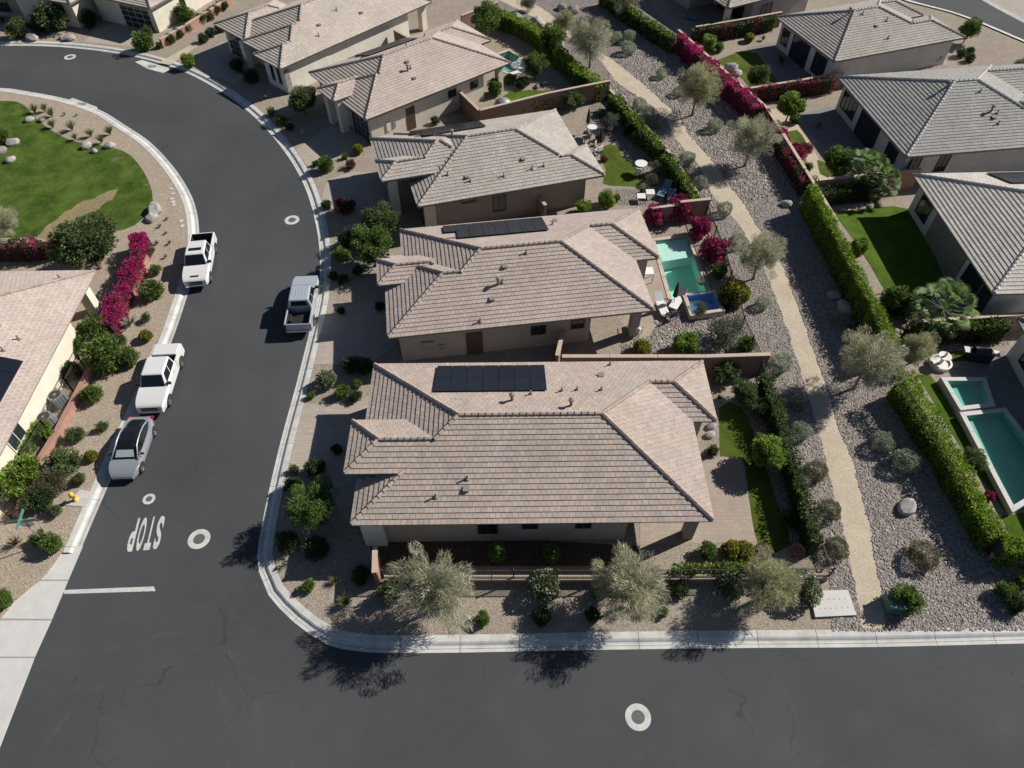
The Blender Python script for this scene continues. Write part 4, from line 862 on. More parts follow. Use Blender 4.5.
LM = [(0.1885, 0.29, 0.0464), (0.232, 0.3407, 0.058), (0.145, 0.2392, 0.0406), (0.2755, 0.3625, 0.0725)]
MG = [(0.102, 0.1445, 0.051), (0.136, 0.187, 0.0646), (0.0765, 0.1105, 0.0408), (0.1615, 0.204, 0.085)]
BG = [(0.4324, 0.0227, 0.148), (0.5242, 0.0353, 0.2002), (0.3407, 0.0151, 0.1045), (0.4717, 0.0378, 0.1742)]
RD = [(0.182, 0.039, 0.039), (0.13, 0.0585, 0.039), (0.091, 0.065, 0.039), (0.234, 0.052, 0.052)]
HD = [(0.1821, 0.2895, 0.0222), (0.2355, 0.3539, 0.0302), (0.1391, 0.236, 0.0202), (0.2783, 0.3969, 0.0363)]
YL = [(.52, .36, .035), (.60, .44, .06), (.42, .30, .03)]
V = 3
PR = {
 'olive': [(crown('crown', 10+i, OL if i == 0 else [(r*k, g*k, b*j) for r, g, b in OL for k, j in ((1, 1), ((1.0, .9) if i == 1 else (.95, .62)))], 13500, 95, .24, .8, .085, .07, 1.38, .2, .06, True, .42), trunk_mesh('trunk', 20+i, 1.3, .62, 6, .045)) for i in range(V)],
 'green_tree': [(crown('crown', 30+i, GR, 9000, 50, .30, .85, .06, .42, 1.25, .35), trunk_mesh('trunk', 33+i, 1.1, .5, 5, .05)) for i in range(2)],
 'mid_tree': [(crown('crown', 40+i, MG, 12000, 60, .28, .75, .055, .38, 1.15, .35), trunk_mesh('trunk', 43+i, 1.0, .5, 5, .05)) for i in range(2)],
 'lime_tree': [(crown('crown', 50+i, LM, 9000, 60, .28, .75, .065, .5, 1.2, .5, lump=.06), trunk_mesh('trunk', 53+i, 1.1, .45, 5, .05)) for i in range(2)],
 'feather': [(crown('crown', 60+i, [(.10, .18, .04), (.14, .23, .05), (.08, .14, .03), (.17, .25, .07)], 8000, 46, .30, .85, .085, .13, 1.1, .2, lump=.3), trunk_mesh('trunk', 63+i, .95, .5, 6, .035)) for i in range(2)],
}
SH = {
 'silver': [ball('silver_shrub', 70+i, SV, 3800, .82, .058, .42) for i in range(V)],
 'sage': [ball('sage_shrub', 80+i, SG, 4200, .72, .05, .4, .3, .62) for i in range(V)],
 'green': [crown('green_shrub', 90+i, GR, 4200, 34, .36, .85, .075, .5, .72, .5, lump=.16) for i in range(V)],
 'lime': [crown('lime_shrub', 100+i, LM, 4200, 32, .36, .85, .085, .5, .72, .5, lump=.2) for i in range(2)],
 'dark': [crown('dark_shrub', 110+i, DK, 4200, 40, .34, .8, .065, .5, .68, .55, lump=.16) for i in range(V)],
 'mid': [crown('mid_shrub', 120+i, MG, 3600, 26, .36, .8, .085, .36, .72, .3, lump=.25) for i in range(V)],
 'white': [ball('flowering_shrub', 130+i, MG, 3200, .85, .08, .5, .45, .75, 'leaf', ((.62, .60, .55), .30)) for i in range(2)],
 'yellow': [ball('yellow_shrub', 140+i, GR, 3400, .8, .09, .5, .4, .7, 'leaf', (YL[0], .42)) for i in range(2)],
 'bougain': [crown('bougainvillea_shrub', 150+i, BG+[(.09, .12, .04)], 5200, 34, .34, .95, .075, .6, .8, .4, lump=.3, mat='petal') for i in range(2)],
 'red': [crown('red_shrub', 160, RD, 3000, 24, .36, .75, .08, .4, .7, .3)],
 'grey': [crown('grey_shrub', 165+i, [(.15, .165, .11), (.18, .195, .135), (.11, .125, .08)], 4200, 30, .34, .8, .085, .14, .75, .2, lump=.3) for i in range(2)],
 'column': [ball('column_shrub', 170+i, GR+LM[:1], 2600, 1.9, .13, .5, .4, 1.75) for i in range(2)],
 'tuft': [tuft('grass_tuft', 180+i, [(.16, .19, .06), (.20, .22, .09), (.12, .15, .05)], 110, .8, 1.) for i in range(2)],
 'drytuft': [tuft('dry_tuft', 185+i, [(.20, .17, .09), (.15, .15, .07), (.13, .12, .06)], 90, .9, .9) for i in range(2)],
 'agave': [tuft('agave', 190+i, [(.24, .29, .22), (.30, .34, .27)], 38, .95, .9, .075) for i in range(2)],
}
ZP = .12
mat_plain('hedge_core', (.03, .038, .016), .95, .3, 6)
def tree(kind, loc, r, label, v=0, hs=1.):
    cm, tm = PR[kind][v % len(PR[kind])]
    e = empty({'olive': 'olive_tree', 'green_tree': 'leafy_tree', 'mid_tree': 'leafy_tree', 'lime_tree': 'topiary_tree', 'feather': 'young_tree'}[kind], (*loc, ZP), rnd.uniform(0, 6.28)); q = rnd.uniform(.9, 1.1); r *= .94 if kind == 'olive' else 1; e.scale = (r*q, r/q, r*hs*rnd.uniform(.94, 1.06))
    tag(e, label, 'tree', 'trees of the estate')
    for nm, me in (('trunk', tm), ('crown', cm)):
        o = bpy.data.objects.new(nm, me); COL.objects.link(o); o.parent = e
    return e
SN = dict(silver='silver_shrub', sage='sage_shrub', green='green_shrub', lime='lime_shrub', dark='dark_shrub', mid='leafy_shrub', white='flowering_shrub', yellow='yellow_shrub', bougain='bougainvillea', red='red_shrub', grey='grey_shrub', column='column_shrub', tuft='grass_tuft', drytuft='dry_tuft', agave='agave_plant')
GN = dict(silver='silver round shrubs', sage='dark sage round shrubs', green='green shrubs', lime='bright green shrubs', dark='dark shrubs', mid='loose leafy shrubs', white='white flowering shrubs', yellow='yellow flowering shrubs', bougain='bougainvillea shrubs', red='reddish shrubs', grey='grey shrubs', column='clipped column shrubs', tuft='grass tufts', drytuft='dry tufts', agave='agaves')
cnt = {}
def shrub(kind, loc, r, label, hs=1.):
    i = cnt.get(kind, 0); cnt[kind] = i+1; me = SH[kind][i % len(SH[kind])]
    o = bpy.data.objects.new(SN[kind], me); COL.objects.link(o); o.location = (*loc, ZP); k = rnd.uniform(.94, 1.06); o.scale = (r*k, r/k, r*hs); o.rotation_euler.z = rnd.uniform(0, 6.28)
    tag(o, label, 'shrub' if kind not in ('tuft', 'drytuft', 'agave') else 'plant', GN[kind]); return o
# trees
for kind, p, r, v, lab in (
 ('olive', (-3.67,14.71), 2.25, 0, 'grey green olive tree at the street front nearest the corner'),
 ('olive', (5.98,14.86), 2.1, 1, 'grey green olive tree at the middle of the corner house street front'),
 ('olive', (13.13,15.20), 1.75, 2, 'olive tree beside the white utility vault lid'),
 ('feather', (-11.04,19.85), 1.6, 0, 'feathery young green tree in the corner house front yard'),
 ('olive', (18.19,40.20), 1.95, 1, 'olive tree beside the path behind the blue spa'),
 ('olive', (17.34,63.47), 2.3, 2, 'olive tree beside the far bougainvillea wall'),
 ('olive', (20.59,55.02), 2.25, 0, 'olive tree in front of the yard with round topiary'),
 ('olive', (22.52,29.58), 2.2, 1, 'wide olive tree at the end of the right hedge near the pool'),
 ('olive', (8.13,72.90), 2.5, 0, 'olive tree left of the path beside the far hedge'),
 ('olive', (5.94,80.43), 1.3, 2, 'small olive tree at the far end of the path'),
 ('olive', (12.80,84.42), 2.4, 2, 'olive tree cut by the top edge beyond the path'),
 ('olive', (26.94,31.77), 1.3, 2, 'small thin olive tree inside the hedge by the long green pool'),
 ('lime_tree', (15.24,23.65), 1.2, 0, 'bright green tree in the corner house back garden'),
 ('lime_tree', (26.05,62.40), 1.45, 1, 'round bright topiary tree beside the middle grey house'),
 ('green_tree', (27.62,52.79), 1.55, 0, 'bright bushy tree next to the fan palms'),
 ('mid_tree', (24.43,68.47), 1.25, 1, 'small loose tree on the far small lawn'),
 ('mid_tree', (-31.51,41.47), 2.5, 0, 'broad dark tree at the park corner behind the left house'),
 ('green_tree', (-10.41,41.72), 1.75, 1, 'bright green tree in the second house front yard'),
 ('mid_tree', (-10.05,44.81), 1.6, 1, 'darker tree beside the third house entrance'),
 ('mid_tree', (-19.82,63.67), 1.55, 0, 'dark tree in the shade before the fourth house'),
 ('green_tree', (4.07,74.61), 1.7, 0, 'dense green tree on the far back hedge behind the fourth house'),
 ('green_tree', (2.32,70.50), 1.3, 1, 'green tree beside the white patio parasols'),
 ('green_tree', (-2.73,79.44), 1.7, 1, 'leafy green tree behind the fourth house roof end'),
 ('olive', (-39.72,44.95), 1.5, 1, 'grey olive tree cut by the left edge beside the lawn'),
 ('green_tree', (34.58,81.94), 1.1, 0, 'small tree at the top right street corner') if 0 else ('green_tree', (49.47,78.45), 1.3, 0, 'round green tree beside the back street'),
 ('mid_tree', (27.41,23.35), .9, 1, 'thin young tree leaning over the long pool wall'),
 ('mid_tree', (14.92,28.44), .95, 0, 'dark tree at the back of the corner house garden'),
): tree(kind, p, r, lab, v)
# fan palms
def palm(loc, r, h, label, seed):
    rng = np.random.default_rng(seed); e = empty('fan_palm', (*loc, ZP), rng.uniform(0, 6)); tag(e, label, 'palm tree', 'fan palms')
    m = MB(); m.tube([(0, 0, -.05), (.03, 0, h*.5), (0, 0, h)], [.24, .19, .17], 10); m.build('trunk', 'bark', e)
    m = MB()
    for i in range(48):
        a = i*2.399; el = R(78-112*((i+.5)/48)); L = r*.66*rng.uniform(.85, 1.1); d = np.array((math.cos(a)*math.cos(el), math.sin(a)*math.cos(el), math.sin(el))); base = np.array((0, 0, h)); tip = base+d*L
        c = np.array((.15, .22, .075) if i < 40 else (.20, .17, .10))*rng.uniform(.8, 1.25); t = np.cross(d, (0, 0, 1)); t /= np.linalg.norm(t)+1e-9; up = np.cross(t, d)
        m.poly([tuple(base-t*.02), tuple(base+t*.02), tuple(tip+t*.015), tuple(tip-t*.015)], tuple(c*.8))
        for k in range(17):
            b = R(-72+144*k/16); l = r*.40*(1-.25*abs(b)/1.5); dd = d*math.cos(b)+t*math.sin(b); p1 = tip+dd*l*.6+up*.05; p2 = tip+dd*l-np.array((0, 0, .16*l)); w = np.cross(dd, up)*.019*r
            m.poly([tuple(tip), tuple(p1-w), tuple(p2), tuple(p1+w)], tuple(c*rng.uniform(.8, 1.3)))
    m.build('crown', 'leaf', e, col=True)
palm((29.68,35.13), 2.2, 1.9, 'fan palm beside the nearest grey house lawn', 1); palm((29.61,51.63), 1.9, 1.9, 'fan palm beside the middle grey house patio', 2); palm((30.74,50.52), 1.6, 1.5, 'smaller fan palm close to the brick dividing wall', 3)
# shrubs: (kind, centre, radius, label)
for kind, p, r, lab in (
 # along the path, left side from the street inwards
 ('sage', (17.89,17.98), .72, 'first dark round shrub left of the path from the cross street'), ('sage', (18.16,20.29), .74, 'second dark round shrub left of the path from the cross street'), ('sage', (18.07,22.92), .76, 'third dark round shrub left of the path from the cross street'),
 ('silver', (17.93,25.85), .66, 'silver round shrub just beyond the third dark shrub on the path left'), ('silver', (18.39,28.09), .6, 'silver shrub in tree shade left of the path'), ('silver', (17.98,31.33), .8, 'large silver shrub at the wall corner left of the path'),
 ('silver', (18.13,37.23), .58, 'loose silver shrub below the path olive tree'), ('silver', (17.67,44.07), .72, 'silver shrub hidden half under the path olive tree'), ('silver', (17.43,48.15), .72, 'lone silver ball left of the path behind the bougainvillea'),
 ('silver', (16.11,51.96), .66, 'silver shrub in shade left of the path beside the third garden hedge'), ('silver', (15.53,55.48), .74, 'silver ball by the path narrowing beside the third garden hedge'), ('silver', (13.47,61.59), .75, 'nearest of three silver shrubs in a row by the hedge'), ('silver', (13.01,63.19), .72, 'middle of three silver shrubs in a row by the hedge'), ('silver', (12.31,64.65), .75, 'farthest of three silver shrubs in a row by the hedge'),
 # right side
 ('sage', (22.46,17.42), .88, 'dark round shrub on the cobbles right of the path'), ('silver', (22.70,24.91), .76, 'left of the two silver balls on the right cobbles'), ('silver', (23.56,23.52), .84, 'right of the two silver balls on the right cobbles'),
 ('green', (20.42,14.91), .95, 'green bush at the path entrance behind the green cabinet'), ('green', (26.08,15.47), .6, 'yellow green bush at the right kerb'), ('dark', (26.42,14.81), .7, 'dark bush at the right edge near the kerb'), ('lime', (27.34,16.01), .5, 'small bright bush under the hedge at the right edge'),
 ('silver', (23.09,35.75), .5, 'small silver shrub in the hedge shadow beside two boulders'), ('drytuft', (23.85,34.96), .55, 'dry tuft in the hedge shadow'), ('silver', (19.00,60.89), .78, 'silver ball right of the path between two olive trees'), ('silver', (15.74,62.11), .5, 'faint silver shrub right of the path in shade') if 0 else ('silver', (15.28,70.82), .62, 'small silver shrub below the far bougainvillea'),
 ('silver', (16.48,67.21), .6, 'silver shrub left of the far olive tree'), ('silver', (12.82,78.81), .8, 'upper silver shrub right of the far path'), ('silver', (12.42,76.03), .85, 'lower silver shrub right of the far path'), ('silver', (11.48,78.57), .75, 'silver shrub touching the far path olive tree'), ('grey', (5.59,81.50), 1.2, 'grey shrub by the far path boulders'), ('grey', (1.86,86.39), 1.1, 'grey shrub left of the path near the top edge'), ('silver', (18.34,65.11), .5, 'silver shrub in the shade of the bougainvillea wall') if 0 else ('drytuft', (16.42,42.11), .4, 'straw coloured tuft by the path fence'),
 # corner house front and side
 ('white', (-12.20,29.97), .72, 'pale flowered round shrub by the corner house driveway'), ('green', (-11.07,29.00), .58, 'larger clipped ball beside the corner house driveway'), ('dark', (-10.13,28.71), .5, 'dark clipped ball at the corner house eave'), ('green', (-10.22,29.76), .38, 'small ball behind the dark clipped ball'), ('green', (-13.05,28.86), .3, 'tiny bush at the kerb near the flowered shrub'),
 ('green', (-13.06,23.18), .34, 'small kerb bush beside the paver driveway edge'), ('dark', (-11.72,23.17), .72, 'dark round bush in the driveway shade'), ('dark', (-12.87,21.91), .6, 'dark bush left of the young tree at the kerb'), ('dark', (-12.43,18.28), .72, 'left of two dark balls at the street corner'), ('dark', (-10.80,17.90), .8, 'right of two dark balls at the street corner'), ('agave', (-12.51,17.04), .4, 'pale agave at the kerb on the corner'), ('green', (-10.90,15.76), .42, 'small green bush on the sunny corner gravel'), ('drytuft', (-9.52,16.15), .5, 'dry tuft beside the small green corner bush'), ('tuft', (-8.72,14.89), .68, 'bright grassy tuft at the corner near the first olive tree'), ('dark', (-8.13,16.37), .6, 'dark ball in front of the brick wall end'), ('mid', (-6.27,15.38), .95, 'loose shrub left of the first olive tree'), ('agave', (-6.69,12.59), .4, '') if 0 else ('dark', (-10.73,24.60), .4, 'low dark bush in the entry shade'),
 ('column', (-0.80,17.45), .52, 'left of two clipped columns against the corner house wall'), ('column', (2.13,17.42), .47, 'right of two clipped columns against the corner house wall'),
 ('white', (1.70,15.59), .95, 'white flowering shrub between the first two olive trees'), ('green', (-1.50,14.02), .46, 'small bush near the kerb below the first olive tree'), ('dark', (1.51,14.15), .6, 'left bush in the middle olive tree shadow'), ('dark', (4.16,14.21), .5, 'right bush in the middle olive tree shadow'), ('green', (4.67,15.47), .6, 'bush close to the middle olive tree on its left'), ('green', (7.89,14.35), .32, 'tiny bush right of the middle olive tree'), ('white', (11.53,15.70), .8, 'flowering shrub left of the third olive tree'), ('dark', (8.87,15.58), .6, 'dark bush under the fence right of the middle olive tree'), ('white', (15.41,15.54), .95, 'white flowering shrub next to the utility vault lid'),
 ('green', (10.74,17.77), .58, 'clipped green ball at the corner house patio edge'), ('yellow', (12.07,17.83), .62, 'left yellow flowering bush at the patio edge'), ('yellow', (12.78,17.77), .6, 'right yellow flowering bush at the patio edge'), ('sage', (13.82,17.77), .55, 'dull bush at the end of the patio bed'), ('dark', (12.29,24.53), .42, 'round dark ball beside the corner house back wall'), ('mid', (13.97,30.46), 1.1, 'leafy shrub against the back dividing wall of the corner house'), ('drytuft', (13.48,28.74), .38, 'dry tuft on the gravel behind the corner house'), ('dark', (15.80,19.74), .6, 'shaded shrub in the back garden bed next to the lawn strip'), ('mid', (15.88,27.45), .9, 'shrub in the back bed beside the path fence'),
 # second house
 ('dark', (-12.86,44.13), .95, 'dark shrub left of the bright front tree'), ('lime', (-13.10,42.46), .72, 'bright bush at the kerb side of the front tree'), ('red', (-13.79,48.48), .95, 'red leaved low shrub in the shade of the third driveway'), ('dark', (-13.48,40.29), .42, 'first of three balls in the second house yard from the kerb'), ('dark', (-12.66,39.84), .5, 'second of three balls in the second house yard from the kerb'), ('dark', (-11.68,40.85), .5, 'third of three balls in the second house yard from the kerb'), ('dark', (-12.34,36.66), .35, 'tiny bush on the second house driveway edge'), ('dark', (-9.55,37.02), .45, 'bush at the second house garage wall'), ('dark', (-10.80,31.28), .72, 'left dark ball beside the corner house roof'), ('dark', (-9.92,31.19), .7, 'right dark ball beside the corner house roof'),
 ('bougain', (11.52,46.89), 1.1, 'left magenta bougainvillea on the pool garden wall'), ('bougain', (13.64,47.67), 1.2, 'right magenta bougainvillea on the pool garden wall'), ('bougain', (14.91,45.36), 1.05, 'magenta bougainvillea at the pool garden corner'), ('bougain', (15.52,42.57), 1.15, 'magenta bougainvillea beside the pool at the path fence'), ('green', (15.61,40.62), .75, 'green shrub between bougainvillea and yellow bush'), ('yellow', (16.18,37.90), 1.15, 'tall yellow flowering bush behind the blue spa'), ('dark', (15.61,37.38), .8, 'dark shrub under the yellow bush'), ('grey', (14.56,33.81), 1.5, 'big grey wispy shrub below the spa'), ('green', (15.99,33.06), .72, 'green bush in the second garden corner by the fence'), ('lime', (11.78,32.92), 1.0, 'round bright green bush below the loungers'), ('yellow', (8.91,32.78), .68, 'yellow bush by the second house patio corner'), ('grey', (13.50,36.46), .7, 'small grey shrub left of the spa foot'),
 # third house
 ('lime', (7.81,49.29), .9, 'bright bush behind the third house wall corner'), ('green', (8.72,49.91), .42, 'small ball beside the bright bush at the third house'), ('lime', (5.85,48.35), .7, 'bright low bush against the third house side wall'), ('grey', (9.35,60.98), .95, 'grey shrub on the gravel of the third garden'), ('green', (8.45,63.45), .45, 'small green clump at the third garden wall'), ('dark', (8.11,59.10), .55, 'dark bush near the third garden parasols'), ('grey', (12.62,53.73), .85, 'grey shrub by the third garden hedge'), ('sage', (12.05,52.40), .7, 'dull shrub beside the grey loungers'), ('red', (8.21,55.87), .38, 'red flowers in a pot on the third lawn edge'), ('mid', (11.68,58.45), 1.0, 'loose shrub shaded by the third garden hedge'), ('dark', (10.94,59.95), .8, 'dark shrub in the third garden corner bed'), ('green', (11.15,51.10), .3, 'tiny green plant between two white side tables'),
 ('dark', (-15.38,49.02), .5, 'dark low bush at the edge of the third driveway'), ('green', (-16.33,54.33), .85, 'green flowering bush beside the fourth driveway kerb'), ('red', (-14.22,54.79), .55, 'reddish bush between the third and fourth driveways'), ('yellow', (-13.92,57.14), .55, 'yellow green bush by the fourth garage'), ('green', (-14.97,56.18), .35, 'small green ball near the reddish bush'), ('dark', (-17.38,55.09), .35, 'small dark bush at the fourth driveway kerb'),
 ('green', (-0.30,69.40), .7, 'green bush at the fourth house porch end'), ('green', (-1.69,67.42), .95, 'wide green bush against the fourth house wall'), ('dark', (1.01,68.78), .7, 'dark round bush at the end of the small bright lawn'), ('mid', (6.00,64.95), 1.2, 'climbing shrub on the wall between third and fourth gardens'), ('dark', (-7.30,62.02), .5, 'bush in the narrow side yard of the fourth house'), ('mid', (-16.66,75.82), 1.0, 'bush in the side yard between fourth and fifth houses'),
 ('green', (-23.08,63.54), .5, 'green bush at the fourth house kerb, upper of two'), ('green', (-21.89,62.02), .6, 'green bush at the fourth house kerb, lower of two'), ('agave', (-24.30,66.63), .75, 'pale agave before the fifth house stone corner'), ('dark', (-20.83,60.97), .5, 'dark bush near the white rock at the kerb'), ('dark', (-26.57,70.00), .9, 'dark shrub in the fifth house front shade, nearer one'), ('dark', (-28.45,72.29), .9, 'dark shrub in the fifth house front shade, farther one'),
 # far left corner
 ('dark', (-37.36,78.32), .75, 'first clipped ball along the pink wall from the road'), ('dark', (-36.91,79.75), .72, 'second clipped ball along the pink wall from the road'), ('dark', (-36.38,80.96), .75, 'third clipped ball along the pink wall from the road'), ('dark', (-35.34,83.21), .78, 'fourth clipped ball along the pink wall from the road'), ('dark', (-34.70,84.23), .75, 'fifth clipped ball along the pink wall from the road'), ('dark', (-34.25,85.54), .75, 'sixth clipped ball along the pink wall from the road'), ('dark', (-33.78,86.87), .75, 'seventh clipped ball along the pink wall from the road'),
 ('dark', (-33.76,78.66), .65, 'ball right of the far walkway, nearer the road'), ('dark', (-33.38,80.10), .65, 'ball right of the far walkway, middle one'), ('dark', (-32.63,81.07), .65, 'ball right of the far walkway, by the garage'), ('green', (-38.17,77.25), .42, 'small green ball at the road end of the pink wall'), ('green', (-39.71,76.94), 1.2, 'leafy green bush at the far driveway edge'), ('lime', (-33.79,73.14), .85, 'bright bush at the kerb beside the far walkway'), ('mid', (-40.28,80.01), .8, 'thin bush beside the far driveway wall'), ('mid', (-51.44,81.81), 2.0, 'big grey green bush before the far grey house'), ('dark', (-52.70,81.25), 1.4, 'dark bush beside the big grey green bush'), ('mid', (-54.55,79.77), 1.3, 'yellow green low bush at the top left kerb'), ('dark', (-47.72,82.73), 1.2, 'dark bush in the shade between two far houses'), ('green', (-37.36,83.77), 1.2, 'green bush at the side of the far glass garage house'), ('drytuft', (-58.06,83.46), .8, 'dry tuft at the top left edge'),
 # park edge
 ('tuft', (-46.10,64.00), .8, 'grass tuft at the park edge, first from the left'), ('tuft', (-45.21,64.19), .8, 'grass tuft at the park edge, second from the left'), ('tuft', (-44.16,63.27), .85, 'grass tuft at the park edge, third from the left'), ('tuft', (-43.26,61.32), .8, 'grass tuft on the lawn side below the third tuft'), ('tuft', (-41.28,60.89), .85, 'grass tuft in the middle of the park edge row'), ('tuft', (-40.34,59.27), .6, 'grass tuft just left of the two park boulders'), ('tuft', (-39.10,59.78), .75, 'grass tuft above the two park boulders'), ('tuft', (-37.70,58.69), .7, 'grass tuft between the park boulders'), ('tuft', (-37.46,60.12), .8, 'grass tuft nearest the road in the park row'), ('tuft', (-43.04,63.53), .3, 'tiny tuft on the park gravel'), ('green', (-46.80,58.77), .9, 'bush at the left edge beside a park boulder'), ('drytuft', (-41.85,63.40), .25, 'tiny dry tuft right of the tiny green tuft'),
 # left planting strip
 ('drytuft', (-28.25,47.39), .28, 'dry tuft in the left strip nearest the white boulders'), ('drytuft', (-28.51,46.45), .32, 'dry tuft in the left strip, second below the boulders'), ('drytuft', (-27.77,45.59), .26, 'dry tuft in the left strip, third below the boulders'), ('drytuft', (-28.08,44.32), .35, 'dry tuft in the left strip beside the bougainvillea end'), ('tuft', (-27.07,44.35), .3, 'pale tuft beside the first white pickup'), ('mid', (-28.12,43.11), .45, 'small bush at the bougainvillea foot'), ('tuft', (-26.87,42.67), .3, 'tuft left of the first white pickup bed'), ('mid', (-27.07,40.85), .5, 'small bush in the first white pickup shadow edge'), ('green', (-26.44,38.33), .95, 'green bush in the left strip below the first white pickup'), ('agave', (-27.15,35.31), .85, 'spiky plant at the bougainvillea lower end'), ('mid', (-26.09,35.85), .42, 'small bush right of the spiky plant'), ('yellow', (-25.48,34.04), .5, 'yellowish small bush above the second white pickup'), ('mid', (-27.18,33.52), .7, 'grey green bush below the bougainvillea'), ('mid', (-25.98,32.45), .45, 'small bush touching the second white pickup'), ('green', (-28.75,34.19), 1.2, 'big bright bush between house wall and fence, upper one'), ('green', (-27.11,31.51), 1.5, 'biggest green bush on the strip left of the second pickup'), ('green', (-25.95,31.87), .85, 'green bush close to the second white pickup'), ('green', (-27.23,28.67), .75, 'green bush with purple shade left of the covered pickup front'), ('mid', (-25.69,26.33), .42, 'small bush beside the silver car rear'), ('mid', (-27.03,25.61), .68, 'round grey bush in the strip beside the silver car'), ('yellow', (-25.59,24.12), .42, 'small yellow bush left of the silver car'), ('mid', (-26.72,23.35), 1.0, 'tall dark bush in the strip above the hydrant'), ('sage', (-26.96,22.12), 1.0, 'dull green bush left of the hydrant'), ('mid', (-25.66,22.42), .48, 'small bush just above the hydrant'), ('dark', (-27.30,20.98), .92, 'dark green bush at the brick wall end'), ('mid', (-26.29,20.34), .5, 'small bush below the hydrant'), ('drytuft', (-27.69,18.36), .6, 'wispy tuft left of the sign post'), ('mid', (-26.43,18.67), .5, 'small bush at the sign post foot'), ('green', (-25.43,18.21), .68, 'green bush right of the sign post'), ('green', (-26.73,15.01), .55, 'bush at the left edge above the concrete apron'),
 ('lime', (-29.16,25.66), .85, 'bright shrub at the left house wall beside the window'), ('lime', (-29.66,24.25), .85, 'bright shrub below the left house window'), ('lime', (-28.72,22.76), 1.1, 'bright bushy shrub in the left house side yard'), ('lime', (-29.17,21.66), 1.15, 'bright shrub at the left edge in the left house side yard'), ('green', (-29.02,26.42), .6, 'green shrub beside the air conditioner') if 0 else ('green', (-29.34,32.96), .8, 'shrub at the left house wall near the bougainvillea'), ('dark', (-29.41,30.71), .8, 'shaded shrub between left house wall and fence'),
 # gardens right of the path
 ('lime', (21.15,76.94), .95, 'bright bush behind the far bougainvillea'), ('green', (22.29,76.45), .6, 'small bush on the far garden gravel'), ('yellow', (26.01,78.77), .6, 'yellow dry bush before the far grey house'), ('drytuft', (27.60,79.01), .6, 'brown tuft at the far grey house corner'), ('drytuft', (28.38,73.81), .9, 'bare shrub on the far shaded patio'), ('dark', (26.86,62.20), .6, 'dark small bush under the round topiary'), ('agave', (28.91,61.41), .75, 'pale agave on the shaded patio'), ('bougain', (24.14,58.12), 1.15, 'bougainvillea behind the second wall, upper clump'), ('bougain', (25.10,55.72), 1.0, 'bougainvillea behind the second wall, lower clump'), ('red', (26.38,56.98), .8, 'red leaved bush beside the curved gravel walk'), ('lime', (25.72,51.39), .6, 'bright small bush at the top of the long hedge'), ('green', (26.06,54.48), .45, 'small green plant at the curved walk edge'), ('green', (27.65,37.07), 1.2, 'bush at the end of the deep lawn'), ('lime', (26.95,43.41), .8, 'bright bush leaning over the long hedge'), ('dark', (27.92,36.36), 1.0, 'dark shrub below the deep lawn'), ('bougain', (27.81,21.33), .36, 'small pink flowering plant by the pool wall'), ('dark', (32.50,34.00), .7, 'dark spiky shrub behind the pool garden barbecue'),
 ('green', (42.57,74.05), 1.3, 'left green bush in the side yard between grey houses'), ('mid', (44.05,74.26), 1.1, 'right green bush in the side yard between grey houses'), ('dark', (38.04,72.71), .8, 'low bush against the far grey house side'), ('dark', (47.79,75.32), .65, 'dark bush in the back street planting, left one'), ('dark', (48.30,74.22), .6, 'dark bush in the back street planting, middle one'), ('dark', (49.13,76.00), .5, 'dark bush in the back street planting, upper one'), ('mid', (52.02,71.25), 1.2, 'bush at the back street edge on the right'),
): shrub(kind, p, r, lab)

